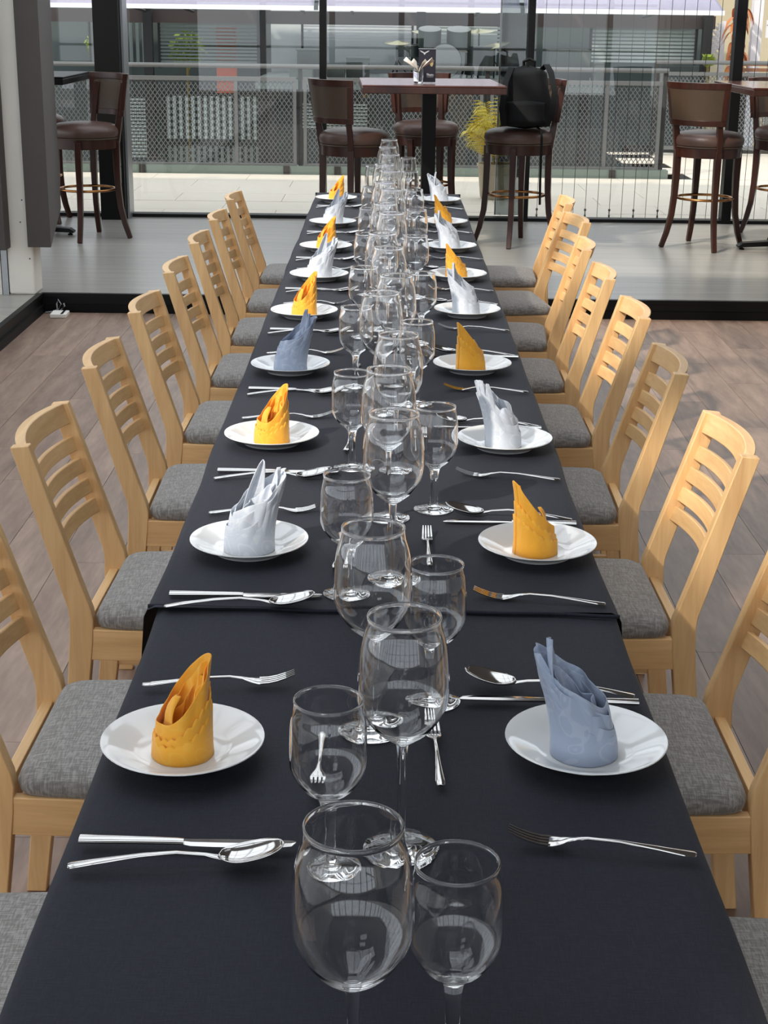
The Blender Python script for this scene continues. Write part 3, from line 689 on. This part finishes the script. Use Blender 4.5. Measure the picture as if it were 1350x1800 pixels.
# ------------------------------------------------------------------ bar stools (front +x)
PZ = .1
def bar_stool():
    c = thing('bar_stool', '', 'stool', group='mahogany bar stools')
    # seat cushion and piping
    MB().lathe([(0, .785), (.12, .782), (.18, .774), (.215, .760), (.232, .740), (.236, .715), (.230, .692), (.222, .683), (0, .683)], 40).obj('seat_cushion', M['leather'], c, ang=180)
    MB().lathe([(.226 + .005 * cos(2 * pi * k / 6), .680 + .005 * sin(2 * pi * k / 6)) for k in range(6)], 40, close=True).obj('piping', M['padback'], c, ang=180)
    MB().lathe([(.20, .612), (.222, .612), (.224, .676), (.20, .676)], 40, close=True).obj('apron', M['mahog'], c, ang=50)
    for k in range(4):
        a = pi / 4 + k * pi / 2; d = Vector((cos(a), sin(a), 0)); sd = Vector((-sin(a), cos(a), 0))
        rear = k in (1, 2)
        prof = [(.285, .0), (.252, .10), (.226, .22), (.214, .36), (.211, .50), (.212, .66)]
        hs = [.030, .034, .037, .040, .044, .046]
        MB().beam([d * r + Vector((0, 0, z)) for r, z in prof], [.032, .034, .036, .038, .042, .044], hs, sd).obj('leg', M['mahog'], c, ang=50, bevel=.003)
        if rear:
            up_ = [d * .214 + Vector((0, 0, .655)), d * .225 + Vector((-.004, 0, .74)), d * .230 + Vector((-.022, 0, .86)), d * .232 + Vector((-.05, 0, 1.04))]
            MB().beam(up_, .036, [.046, .044, .036, .028], sd).obj('back_post', M['mahog'], c, ang=50, bevel=.003)
    R = .190
    MB().lathe([(R + .009 * cos(2 * pi * k / 8), .335 + .009 * sin(2 * pi * k / 8)) for k in range(8)], 40, close=True).obj('foot_ring', M['brass'], c, ang=180)
    # curved back: frame of four sides with a padded panel
    def arc(t, z, off):   # t -1..1 across the back
        a = pi + t * .80; r = .262 + off + (z - .84) * .13
        return Vector((r * cos(a) * 1.0 + .012, r * sin(a) * 1.06, z))
    def slab(t0, t1, z0, z1, o0, o1, n):
        b = MB(); secs = []
        for k in range(n + 1):
            t = t0 + (t1 - t0) * k / n
            secs.append([arc(t, z1, o0), arc(t, z1, o1), arc(t, z0, o1), arc(t, z0, o0)])
        return b.loft(secs)
    slab(-1, 1, 1.058, 1.100, -.016, .016, 16).obj('back_top_rail', M['mahog'], c, ang=45, bevel=.002)
    slab(-1, 1, .822, .860, -.014, .014, 16).obj('back_bottom_rail', M['mahog'], c, ang=45, bevel=.002)
    for t0, t1 in ((-1, -.83), (.83, 1)): slab(t0, t1, .86, 1.058, -.015, .015, 4).obj('back_stile', M['mahog'], c, ang=45, bevel=.002)
    slab(-.83, .83, .86, 1.058, -.012, .012, 16).obj('back_pad', M['padback'], c, ang=45)
    return c
st = bar_stool()
stools = [((2.165, 10.66), 52, 'dark bar stool standing alone with its back to the room, right of the oak chairs'),
          ((.885, 10.72), 212, 'dark bar stool carrying the black backpack'),
          ((-2.07, 10.75), 222, 'dark bar stool standing before the black steel column'),
          ((-.226, 10.465), 40, 'dark bar stool at the left end of the central bar table, back to the room'),
          ((.27, 11.36), 284, 'dark bar stool on the window side of the central bar table'),
          ((2.86, 11.3), 290, 'dark bar stool at the table cut by the right edge of the picture'),
          ((-2.62, 11.61), 0, 'dark bar stool mostly hidden behind the grey cladding panel')]
for i, ((x, y), a, lab) in enumerate(stools):
    place(st, i > 0, (x, y, PZ + .0005), radians(a), lab, 'stool', 'mahogany bar stools')

# ------------------------------------------------------------------ bar tables
def bar_table(label, loc, rz, w, d, ht=1.09, top='mahog_x'):
    t = thing('bar_table', label, 'table', loc, rz)
    MB().box(-w / 2, w / 2, -d / 2, d / 2, ht - .012, ht).obj('table_top', M[top], t, smooth=False, bevel=.004)
    MB().box(-w / 2, w / 2, -d / 2, d / 2, ht - .052, ht - .0125).obj('table_edge', M['mahog'] if top == 'mahog_x' else M['blackmetal'], t, smooth=False, bevel=.004)
    MB().box(-.045, .045, -.045, .045, .05, ht - .052).obj('pedestal', M['blackmetal'], t, smooth=False, bevel=.004)
    for a in (0, pi / 2):
        b = MB(); b.beam([(-.33, 0, .022), (-.30, 0, .034), (0, 0, .05), (.30, 0, .034), (.33, 0, .022)], .075, [.012, .028, .036, .028, .012])
        b.v = [(p[0] * cos(a) - p[1] * sin(a), p[0] * sin(a) + p[1] * cos(a), p[2]) for p in b.v]
        o = b.obj('base_foot', M['blackmetal'], t, smooth=False)
        for e in (-.30, .30):
            g = MB().lathe([(0, 0), (.018, 0), (.018, .008), (.008, .012), (.008, .022), (0, .022)], 12).obj('levelling_pad', M['blackmetal'], o); g.location = (e * cos(a), e * sin(a), 0)
    return t
bar_table('mahogany bar table on a black post at the far end of the dining table', (.262, 10.35, PZ + .0005), radians(2), .895, 1.06)
bar_table('mahogany bar table cut by the right edge of the picture', (2.725, 10.57, PZ + .0005), radians(2), .90, 1.06)
bar_table('black bar table corner showing past the grey cladding panel', (-2.53, 10.87, PZ + .0005), radians(0), .80, .95, 1.09, 'blackmetal')

# tumbler of paper napkins and the menu stand
TT = PZ + 1.0925
t = thing('tumbler', 'clear tumbler stuffed with folded paper napkins on the central bar table', 'glass', (.182, 10.02, TT))
MB().lathe([(0, 0), (.026, 0), (.028, .003), (.0345, .098), (.0335, .098), (.027, .014), (0, .013)], 32).obj('glass_body', M['gsolid'], t, ang=60)
for k, (a, lean, h) in enumerate(((2.9, -.078, .160), (.3, .082, .156), (3.3, -.030, .151), (-.3, .042, .148))):
    def fn(u, v, a=a, lean=lean, h=h, k=k):
        tt = (u - .5) * 2; w = .009 + .054 * max(0, v - .5)
        return ((lean - (.006 if k < 2 else .003) * (1 if lean > 0 else -1)) * max(0, (v - .5) / .5) ** 1.1 + (.006 if k < 2 else .003) * (1 if lean > 0 else -1) + .75 * tt * max(0, w - .012), w * tt * .8, .020 + (h - .020) * v - .045 * v * (1 - abs(tt)) * 0 - .020 * v * abs(tt))
    n_ = tag(MB().grid(fn, 9, 10).obj('paper_napkin', M['tissue'], None, ang=180, solid=.002), 'folded paper napkin in the tumbler, leaning %s' % ('left', 'right', 'left behind', 'right behind')[k], 'napkin', 'paper napkins in the tumbler')
    n_.location = (.182, 10.02, TT)
m_ = thing('menu_stand', 'dark table menu in a clear stand beside the tumbler', 'menu', (.238, 10.10, TT), radians(4))
MB().box(-.055, .055, -.022, .022, 0, .006).obj('stand_base', M['gsolid'], m_, smooth=False)
MB().box(-.054, .054, -.004, .004, .0062, .206).obj('menu_card', M['card'], m_, smooth=False)
MB().box(-.056, .056, -.007, .007, .206, .210).obj('top_edge', M['alu'], m_, smooth=False)
e = MB(); wing = [(-.052, .010), (-.030, .006), (0, -.006), (.030, .006), (.052, .010), (.034, -.002), (.012, -.011), (.004, -.022), (-.004, -.022), (-.012, -.011), (-.034, -.002)]
e.prism([(x * .62 - .018, z * .8 + .190) for x, z in wing], -.0052, -.0042).obj('wing_emblem', M['silver'], m_, smooth=False)
e = MB().lathe([(0, .0), (.006, .002), (.011, .018), (.011, .035), (.004, .043), (.003, .056), (0, .056)], 12)
e.v = [(x + .028, y * .08 - .0046, z + .10) for x, y, z in e.v]; e.obj('bottle_picture', M['cream_print'], m_, ang=180)
def text(body, size, loc, matl, parent, rot=(pi / 2, 0, 0), name='lettering', bold=0.0):
    cu = bpy.data.curves.new(name, 'FONT'); cu.body = body; cu.size = size; cu.align_x = 'CENTER'; cu.extrude = .0003; cu.offset = bold
    tmp = bpy.data.objects.new('tmp', cu); COL.objects.link(tmp)
    dg = bpy.context.evaluated_depsgraph_get(); me = bpy.data.meshes.new_from_object(tmp.evaluated_get(dg)); bpy.data.objects.remove(tmp)
    me.materials.clear(); me.materials.append(matl)
    o = bpy.data.objects.new(name, me); COL.objects.link(o); o.parent = parent; o.location = loc; o.rotation_euler = rot; return o
text('Shots', .021, (.020, -.0048, .044), M['silver'], m_, bold=.0006)
MB().box(-.002, .040, -.0052, -.0042, .036, .0395).obj('caption_line', M['silver'], m_, smooth=False)

# ------------------------------------------------------------------ backpack on the stool
bp_ = thing('backpack', 'black nylon backpack leaning on the back of a bar stool', 'backpack', (.893, 10.452, .8905), radians(-100)); bp_.scale = (1.2, 1.22, 1.1)
def blob(fn, nu=36, nv=22): return MB().grid(fn, nu, nv, closed=True)
def pack(u, v):
    a = 2 * pi * u; z = .36 * v; k = sin(pi * min(1, max(.0, v * .86 + .10))) ** .35 if v < 1 else 0
    w = .135 * (1 - .38 * v ** 3) * (1 if 0 < v < 1 else .0); d = .085 * (1 - .25 * v ** 2) * (1 if 0 < v < 1 else .0)
    if v > .93: w *= .8; d *= .7
    ca, sa = cos(a), sin(a); n = .7
    x = -.115 + d * abs(ca) ** n * (1 if ca > 0 else -1) - .03 * v
    y = w * abs(sa) ** n * (1 if sa > 0 else -1) + .006 * sin(9 * v + 3 * a)
    return (x, y, z + .006 * sin(3 * a))
blob(pack).obj('body', M['bag'], bp_, ang=180)
def pocket(u, v):
    a = 2 * pi * u; ca, sa = cos(a), sin(a); q = 1 if 0 < v < 1 else 0
    return (-.045 + .045 * abs(ca) ** .8 * (1 if ca > 0 else -1) * q - .02 * v, .105 * abs(sa) ** .7 * (1 if sa > 0 else -1) * q, .02 + .15 * v)
blob(pocket, 28, 10).obj('front_pocket', M['bag'], bp_, ang=180)
MB().tube([(-.20, -.03, .345), (-.195, -.03, .385), (-.195, 0, .40), (-.195, .03, .385), (-.20, .03, .345)], .009, 8).obj('grab_handle', M['bag'], bp_)
def strap(pts, name, w=.032, th=.007):
    return MB().beam(pts, w, th, Vector((0, 1, 0))).obj(name, M['bag'], bp_, ang=60)
strap([(-.20, .07, .34), (-.13, .10, .37), (-.05, .13, .33), (.0, .16, .22), (-.01, .15, .10), (-.06, .12, .02)], 'shoulder_strap')
strap([(-.20, -.07, .34), (-.12, -.09, .35), (-.03, -.11, .27), (.02, -.12, .12), (-.02, -.11, .015)], 'shoulder_strap')
MB().beam([(-.10, .06, .014), (-.062, .073, .006), (-.036, .092, -.008), (-.028, .098, -.05), (-.028, .098, -.15), (-.028, .099, -.30), (-.034, .102, -.45)], .013, .004, Vector((-.3, 1, 0))).obj('hanging_strap', M['bag'], bp_, ang=60)

# ------------------------------------------------------------------ floor box and cables, notices
b_ = thing('power_adapter', 'white power adapter lying on the floor in the platform corner', 'adapter', (-1.805, 8.400, .0005), radians(2))
MB().box(-.045, .045, -.06, .06, 0, .022).obj('case', M['paper'], b_, smooth=False, bevel=.004)
MB().box(.012, .026, -.055, .055, .0222, .0228).obj('black_stripe', M['black'], b_, smooth=False)
tag(MB().tube([(-1.835, 8.49, .010), (-1.84, 8.497, .05), (-1.83, 8.495, .075), (-1.815, 8.494, .05), (-1.83, 8.49, .02), (-1.865, 8.487, .008), (-1.90, 8.475, .006)], .0045, 8).obj('cable', M['cable'], ang=180), 'grey cable looped behind the white power adapter', 'cable', 'floor cables')
tag(MB().tube([(-1.80, 8.494, .055), (-1.795, 8.49, .04), (-1.81, 8.488, .022), (-1.828, 8.48, .008), (-1.836, 8.475, .006)], .0045, 8).obj('cable', M['cable'], ang=180), 'short grey cable hooked up beside the looped one', 'cable', 'floor cables')
for k, z in enumerate((.50, .375)):
    n_ = tag(MB().box(-.024, .024, -.001, .001, 0, .115).obj('paper_notice', M['paper'], None, smooth=False), ('upper', 'lower')[k] + ' white paper notice stuck on the black column', 'notice', 'notices on the black column')
    n_.location = (-2.02, 11.698, z)

# ------------------------------------------------------------------ steel cable screen outside the right panes
cs = thing('cable_screen', 'screen of thin upright steel cables outside the right panes', 'cable', (0, 0, 0))
x = 1.16; k = 0
while x < 3.6:
    if not (2.53 < x < 2.64):
        MB().tube([(x, 12.10, .082), (x + .02, 12.10, 3.2)], .0022, 6, False).obj('wire', M['wire'], cs)
        if k % 2 == 0 and k < 12:
            f = MB().lathe([(.0, .0), (.006, .002), (.008, .03), (.004, .035), (.004, .06), (.009, .062), (.009, .075), (.003, .08), (0, .08)], 8).obj('turnbuckle', M['wire'], cs); f.location = (x, 12.10, .10)
    x += .094; k += 1

# ------------------------------------------------------------------ railing with expanded metal panels
def mesh_infill(x0, x1, z0, z1, dx=.044, dz=.060, w=.0075):
    """expanded metal: two families of slanted strands clipped to the panel"""
    b = MB()
    for sgn in (-1, 1):
        W, Hh = x1 - x0, z1 - z0; n = int((W + Hh * dx / dz) / dx) + 2
        for i in range(-int(Hh / dz) - 1, int(W / dx) + 2):
            # line x = x0 + i*dx + t*dx, z = z0 + t*dz ; t from 0
            t0, t1 = 0.0, Hh / dz
            lo, hi = max(t0, -i), min(t1, W / dx - i)
            if hi - lo < .05: continue
            xa, xb = i * dx + lo * dx, i * dx + hi * dx; za, zb = z0 + lo * dz, z0 + hi * dz
            if sgn < 0: xa, xb = W - xa, W - xb
            y = .0015 * sgn
            L = sqrt(dx * dx + dz * dz); nx, nz = dz / L * w / 2, -dx / L * w / 2 * (1 if sgn > 0 else -1)
            b.add([(x0 + xa - nx, y, za - nz), (x0 + xa + nx, y, za + nz), (x0 + xb + nx, y, zb + nz), (x0 + xb - nx, y, zb - nz)], [(0, 1, 2, 3)])
    return b
def railing(label, loc, rz, panels, top=1.03, lower=.905, bot=.09, matl='railgrey'):
    r = thing('railing', label, 'railing', loc, rz); g = M[matl]
    L0, L1 = panels[0][0], panels[-1][1]
    MB().tube([(L0 - .05, 0, top), (L1 + .05, 0, top)], .022, 8).obj('handrail', g, r)
    for (a, b) in panels:
        MB().box(a, b, -.018, .018, lower - .02, lower + .02).obj('panel_top_bar', g, r, smooth=False)
        MB().box(a, b, -.018, .018, bot - .02, bot + .02).obj('panel_bottom_bar', g, r, smooth=False)
        for x in (a + .018, b - .018, (a + b) / 2 + .3): MB().box(x - .016, x + .016, -.015, .015, bot, lower).obj('panel_stile', g, r, smooth=False)
        o = mesh_infill(a + .03, b - .03, bot + .02, lower - .02).obj('mesh_infill', g, r, smooth=False); o['kind'] = 'stuff'
    for x in [p[0] - .03 for p in panels] + [L1 + .03]:
        MB().box(x - .02, x + .02, .02, .06, 0, top).obj('post', M['darkpost'], r, smooth=False)
    return r
railing('grey mesh railing along the terrace edge, straight ahead', (0, 15.46, .16), radians(.5), [(-4.55, -2.74), (-2.68, -.90), (-.835, .92), (.985, 2.66)], .94, .82, .0)
railing('sunlit grey mesh railing beyond the right end of the first one', (3.05, 18.0, .08), radians(2), [(.0, 1.9), (1.96, 3.6)])

# ------------------------------------------------------------------ potted palm on the terrace
p_ = thing('potted_palm', 'yellow green palm in a beige pot on the terrace behind the glass', 'plant', (.93, 13.55, .082))
MB().lathe([(0, 0), (.12, 0), (.13, .02), (.155, .27), (.165, .28), (.165, .30), (.148, .30), (.145, .27), (0, .265)], 32).obj('pot', M['pot'], p_, ang=40)
MB().lathe([(0, .272), (.144, .27)], 24).obj('soil', M['soil'], p_)
pr_ = random.Random(4)
for k in range(15):
    a = pr_.uniform(0, 2 * pi) if k > 6 else pi + pr_.uniform(-1.0, 1.0); L = pr_.uniform(.30, .52); el = pr_.uniform(.5, 1.25)
    d = Vector((cos(a), sin(a), 0)); base = Vector((pr_.uniform(-.03, .03), pr_.uniform(-.03, .03), .27)); rise = pr_.uniform(.20, .52)
    pts = []
    for q in range(9):
        t = q / 8; pts.append(base + Vector((0, 0, 1)) * (rise * min(1, t * 1.6) + .20 * sin(el) * t - .22 * max(0, t - .55) ** 1.3 * 2) + d * (L * max(0, t - .15) * cos(el * .6)))
    f = MB().tube(pts, [.006 - .0045 * q / 8 for q in range(9)], 5).obj('frond_stem', M['palmstem'], p_)
    b = MB()
    for q in range(3, 26):
        t = q / 26; i = min(7, int(t * 8)); u = t * 8 - i; c = pts[i].lerp(pts[i + 1], u); tg = (pts[i + 1] - pts[i]).normalized()
        sd = tg.cross(Vector((0, 0, 1))).normalized()
        ll = .19 * sin(pi * min(1, t * .9 + .12)) + .03
        for s in (-1, 1):
            tip = c + sd * s * ll * .85 + tg * ll * .55 - Vector((0, 0, 1)) * ll * .45; m1 = c.lerp(tip, .45) + tg * .0055 + Vector((0, 0, .012)); m2 = c.lerp(tip, .45) - tg * .0055 + Vector((0, 0, .012))
            b.add([c, m1, tip, m2], [(0, 1, 2, 3)])
    b.obj('frond_leaflet', M['palm'], f, smooth=False)

# ------------------------------------------------------------------ what stands below and beyond the railing
g_ = MB().box(-12, 14, 15.6, 40, -3.2, -3.0).obj('ground', M['slatdark'], smooth=False); struct(g_, 'lower ground beyond the railing')
w_ = MB().box(-9, 4.4, 22.6, 22.8, -3, 1.75).obj('wall_far', M['teal'], smooth=False); struct(w_, 'dark facade of the building opposite')
w_ = MB().box(-1.66, 1.50, 22.45, 22.58, .78, 1.62).obj('wall_far', M['greywall'], smooth=False); struct(w_, 'pale grey wall section behind the stage')
w_ = MB().box(4.4, 9, 23.4, 23.6, -3, 4).obj('wall_far', M['beige'], smooth=False); struct(w_, 'sunny beige wall at the far right')
st_ = MB().box(-1.7, 2.75, 20.2, 22.4, .66, .78).obj('stage_deck', M['slatdark'], smooth=False); tag(st_, 'grey green stage deck carrying the drum kit beyond the railing', 'stage')
for x in (-1.5, .5, 2.5): MB().box(x - .05, x + .05, 20.3, 20.4, -3, .66).obj('stage_leg', M['darkpost'], st_, smooth=False)
f_ = MB().box(-8, 4.42, 21.9, 22.1, 1.43, 1.60).obj('trim_8', M['fascia'], smooth=False); struct(f_, 'brown fascia beam under the awning')
for i, x in enumerate((-4.9, -3.28, -1.74, .42, 1.60, 4.30)):
    p = MB().box(x - .06, x + .06, 21.75, 21.88, -3, 1.62).obj('trim_%d' % (9 + i), M['darkpost'], smooth=False); struct(p, 'charcoal post of the building opposite')
# awning in panels
for i, (xa, xb) in enumerate(((-7.0, -3.0), (-2.96, -.85), (-.80, 1.45), (1.50, 3.72))):
    a = thing('awning', ['lavender grey awning sheet at far left, above the slatted screen', 'lavender grey awning sheet over the pale wall, left of the drum kit', 'lavender grey awning sheet above the drum kit', 'lavender grey awning sheet at the right, next to the orange leaved plant'][i], 'awning', (0, 0, 0), 0, 'awning sheets')
    def sh(u, v, xa=xa, xb=xb): return (xa + (xb - xa) * u - .35 * v * (xb > 3.5) * u, 18.0 + 3.0 * v, 1.655 + 1.24 * v + .012 * (round(u * 40) % 2))
    MB().grid(sh, 41, 8).obj('sheet', M['lavender'], a, ang=180, solid=.01)
    MB().box(xa, xb, 17.97, 18.0, 1.615, 1.665).obj('hem', M['hem'], a, smooth=False)
    for x in (xa + .3, xb - .3): MB().tube([(x, 18.3, 1.74), (x, 21.8, 1.58)], .02, 6).obj('support_arm', M['darkpost'], a)
def slat_screen(name, label, x0, x1, z0, z1, y, n, vertical, matl, th=.5, back=None, foot=None):
    s = thing(name, label, 'screen', (0, 0, 0))
    for k in range(n):
        if vertical:
            w = (x1 - x0) / n; MB().box(x0 + k * w, x0 + k * w + w * th, y, y + .04, z0, z1).obj('slat', M[matl], s, smooth=False)
        else:
            h = (z1 - z0) / n; MB().box(x0, x1, y, y + .05, z0 + k * h, z0 + k * h + h * th).obj('slat', M[matl], s, smooth=False)
    MB().box(x0 - .03, x0, y - .01, y + .06, z0 - .03 if foot is None else foot, z1 + .03).obj('frame_post', M['darkpost'], s, smooth=False)
    MB().box(x1, x1 + .03, y - .01, y + .06, z0 - .03 if foot is None else foot, z1 + .03).obj('frame_post', M['darkpost'], s, smooth=False)
    if back: MB().box(x0, x1, y + .30, y + .33, z0, z1).obj('back_sheet', M[back], s, smooth=False)
    return s
slat_screen('louvre_screen', 'grey louvre screen with orange and lime showing between its slats', -3.16, -1.82, .86, 1.42, 22.1, 12, False, 'slatdark', .55)
slat_screen('louvre_screen', 'pale green louvre screen near the right end of the facade', 2.78, 4.2, .98, 1.42, 22.1, 9, False, 'slat', .6)
slat_screen('louvre_screen', 'pale louvre screen behind the drum kit', .46, 1.55, 1.08, 1.44, 22.30, 7, False, 'slat', .6, None, .7805)
slat_screen('louvre_screen', 'bright perforated screen left of the drum kit', -1.2, .30, 1.22, 1.44, 22.30, 5, False, 'hem', .4, None, .7805)
slat_screen('slat_screen', 'row of pale upright slats low behind the left railing panels', -3.10, -1.72, -.12, .46, 22.1, 16, True, 'slat', .5)
slat_screen('slat_screen', 'row of dark upright slats under the pale ones', -3.10, -1.78, -.55, -.22, 22.1, 16, True, 'slatdark', .5)
slat_screen('louvre_screen', 'narrow louvre screen low at far left of the facade', -3.62, -3.36, -.38, .44, 22.1, 18, False, 'slat', .5)
slat_screen('louvre_screen', 'small pale louvre screen low at the middle of the facade', -1.25, -.30, .05, .40, 22.1, 8, False, 'slat', .5)
slat_screen('slat_screen', 'upright slats at the far left beside the orange posts', -4.15, -3.35, .86, 1.42, 22.3, 9, True, 'slatdark', .5)
for i, x in enumerate((-4.02, -3.92, -3.82)):
    tag(MB().box(x - .025, x + .025, 22.14, 22.2, .5, 1.42).obj('orange_post', M['orange_paint'], None, smooth=False), ('first', 'second', 'third')[i] + ' from left of three slim orange posts on the facade', 'post', 'slim orange posts')
tag(MB().box(-2.40, -2.12, 22.18, 22.22, .5, 1.40).obj('orange_screen', M['orange_paint'], None, smooth=False), 'broad orange panel behind the grey louvre screen', 'panel')
def bush(label, c, r, n, matl, seed, name='shrub'):
    q = random.Random(seed); b = MB()
    for k in range(n):
        d = Vector((q.gauss(0, 1), q.gauss(0, 1), q.gauss(0, 1))).normalized() * r * q.uniform(.5, 1); c0 = Vector((d.x, d.y * .4, d.z * .9))
        u = Vector((q.uniform(-1, 1), q.uniform(-1, 1), q.uniform(-1, 1))).normalized(); v = u.orthogonal().normalized(); s = q.uniform(.03, .06)
        b.add([c0 - u * s, c0 + v * s * .5, c0 + u * s, c0 - v * s * .5], [(0, 1, 2, 3)])
    t = thing(name, label, 'plant', c); b.obj('foliage', M[matl], t, smooth=False)
    MB().tube([(0, 0, (-3.0 - c[2]) if c[2] > 1.05 else -r * 1.6 - 3.85), (0, 0, .02)], .02, 6).obj('stem', M['palmstem'], t); return t
bush('lime green shrub behind the grey louvre screen', (-2.82, 22.32, 1.08), .28, 260, 'lime', 3)
bush('lime green shrub beside the slim orange posts', (-4.1, 22.47, 1.1), .18, 160, 'lime', 5)
bush('small lime shrub under the white lattice', (4.30, 21.6, 1.04), .09, 120, 'lime', 8)
# crates and cases on the stage
for i, (x0, x1, z1, y, lab) in enumerate(((-1.20, -.88, 1.135, 20.9, 'tall grey case on the stage left of the mullion'), (-1.27, -.98, .93, 20.44, 'low grey case in front of the tall one'), (-.84, -.58, .93, 20.7, 'low stepped case right of the mullion'), (-.56, -.26, 1.04, 20.9, 'stepped case one higher, left of the drum kit'), (2.06, 2.60, 1.165, 20.9, 'broad green grey case on the stage seen past the backpack'), (2.62, 2.74, 1.02, 20.6, 'small case right of the broad green grey one'))):
    t = thing('equipment_case', lab, 'case', ((x0 + x1) / 2, y, .7805)); hw = (x1 - x0) / 2
    MB().box(-hw, hw, -.2, .2, 0, z1 - .80).obj('body', M['crate'], t, smooth=False, bevel=.01)
    MB().box(-hw - .005, hw + .005, -.205, .205, z1 - .7995, z1 - .78).obj('lid', M['crate'], t, smooth=False)
# drum kit
dk = thing('drum_kit', 'grey green drum kit with cymbals on the stage beyond the railing', 'drums', (.72, 21.0, .787))
def cyl(name, r, h, loc, rot, par, m1, m2):
    o = MB().lathe([(0, 0), (r, 0), (r, h), (0, h)], 28).obj(name, M[m1], par, ang=40)
    o.location = loc; o.rotation_euler = rot
    hd = MB().lathe([(0, h + .001), (r * .96, h + .001), (r * .96, h + .006), (0, h + .006)], 28).obj('drum_head', M[m2], o); return o
cyl('bass_drum', .22, .36, (0, .18, .22), (pi / 2, 0, 0), dk, 'drum', 'drumhead')
cyl('rack_tom', .15, .22, (-.20, 0, .40), (.25, 0, 0), dk, 'drum', 'drumhead')
cyl('rack_tom', .16, .23, (.18, 0, .39), (.25, 0, 0), dk, 'drum', 'drumhead')
cyl('floor_tom', .19, .36, (.46, .05, .04), (0, 0, 0), dk, 'drum', 'drumhead')
cyl('snare_drum', .16, .14, (-.48, .1, .26), (0, 0, 0), dk, 'drum', 'drumhead')
MB().box(-.42, -.12, .1, .3, .0, .42).obj('amplifier', M['crate'], dk, smooth=False)
for (x, z, r, tl) in ((-.62, .44, .17, .0), (-.24, .58, .19, .05), (.45, .60, .20, -.05), (.66, .42, .20, -.25), (.30, .36, .16, 0)):
    s = MB().tube([(x, .1, 0), (x, .1, z)], .012, 6).obj('cymbal_stand', M['darkpost'], dk)
    for a in (0, 2.1, 4.2): MB().tube([(x, .1, .22), (x + .16 * cos(a), .1 + .16 * sin(a), 0)], .008, 5).obj('stand_leg', M['darkpost'], s)
    y = MB().lathe([(0, .022), (.03, .02), (.05, .008), (r, -.008), (r, -.012), (.05, .003), (0, .012)], 28).obj('cymbal', M['cymbal'], dk, ang=60); y.location = (x, .1, z); y.rotation_euler = (.12, tl, 0)
# sunny corner at far right
tag(MB().box(4.86, 4.99, 21.6, 21.75, -3, 3.2).obj('white_post', M['hem'], None, smooth=False), 'white post in the sun beside the notice board', 'post')
lt = thing('lattice', 'white garden lattice tapering up a white post', 'lattice', (4.40, 21.9, .98))
MB().box(.10, .16, -.02, .02, -.6, .56).obj('lattice_post', M['hem'], lt, smooth=False)
for k in range(7):
    z = .02 + k * .075; w = .26 - .032 * k
    for s in (-1, 1):
        a = Vector((.12 - w, -.012 * s, z if s > 0 else z + w * .9)); b2 = Vector((.12, -.012 * s, z + w * .9 if s > 0 else z))
        MB().beam([a, b2], .012, .026).obj('lattice_bar', M['hem'], lt, smooth=False)
cd = thing('cordyline', 'tall plant with drooping orange red leaves in the sun', 'plant', (4.60, 21.4, .4))
MB().tube([(0, 0, -.8), (.01, 0, .6), (.02, 0, 1.25)], .03, 8).obj('stem', M['palmstem'], cd)
q = random.Random(11)
for k in range(60):
    a = q.uniform(0, 2 * pi); z = q.uniform(.45, 1.3); L = q.uniform(.18, .34); d = Vector((cos(a), sin(a), 0)); sd = Vector((-sin(a), cos(a), 0))
    def lf(u, v, d=d, sd=sd, z=z, L=L):
        w = .040 * sin(pi * min(1, v * .92 + .06)); return tuple(Vector((.015, 0, z)) + d * L * v * (1 - .3 * v) + Vector((0, 0, 1)) * (L * .55 * v - L * 1.15 * v * v) + sd * w * (u - .5) * 2)
    MB().grid(lf, 3, 7).obj('leaf', M['cordy'], cd, ang=180)
nb = thing('notice_board', 'white notice board with a pale printed panel in the sun', 'sign', (5.32, 21.5, 1.335))
MB().box(-.30, .30, 0, .02, 0, .225).obj('board', M['hem'], nb, smooth=False)
MB().box(-.30, .30, -.003, -.0005, .158, .164).obj('ruled_line', M['darkpost'], nb, smooth=False)
MB().box(-.235, -.19, -.003, -.0005, .085, .14).obj('printed_block', M['pinkboard'], nb, smooth=False)
MB().box(-.10, .10, -.003, -.0005, .080, .14).obj('printed_block', M['pinkboard'], nb, smooth=False)
for x in (-.2, .2): MB().box(x - .02, x + .02, .021, .05, -4.33, .2).obj('board_post', M['hem'], nb, smooth=False)
bx = thing('bench', 'brown slatted bench in the sun below the cordyline', 'bench', (5.35, 20.6, .45))
for k in range(4): MB().box(-.9, .9, -.2 + k * .1, -.12 + k * .1, .42, .45).obj('seat_slat', M['brownbox'], bx, smooth=False)
for k in range(2): MB().box(-.9, .9, .22, .24, .47 + k * .07, .515 + k * .07).obj('back_slat', M['brownbox'], bx, smooth=False)
for x in (-.8, .8): MB().box(x - .03, x + .03, -.2, .25, -3.45, .42).obj('leg', M['darkpost'], bx, smooth=False)
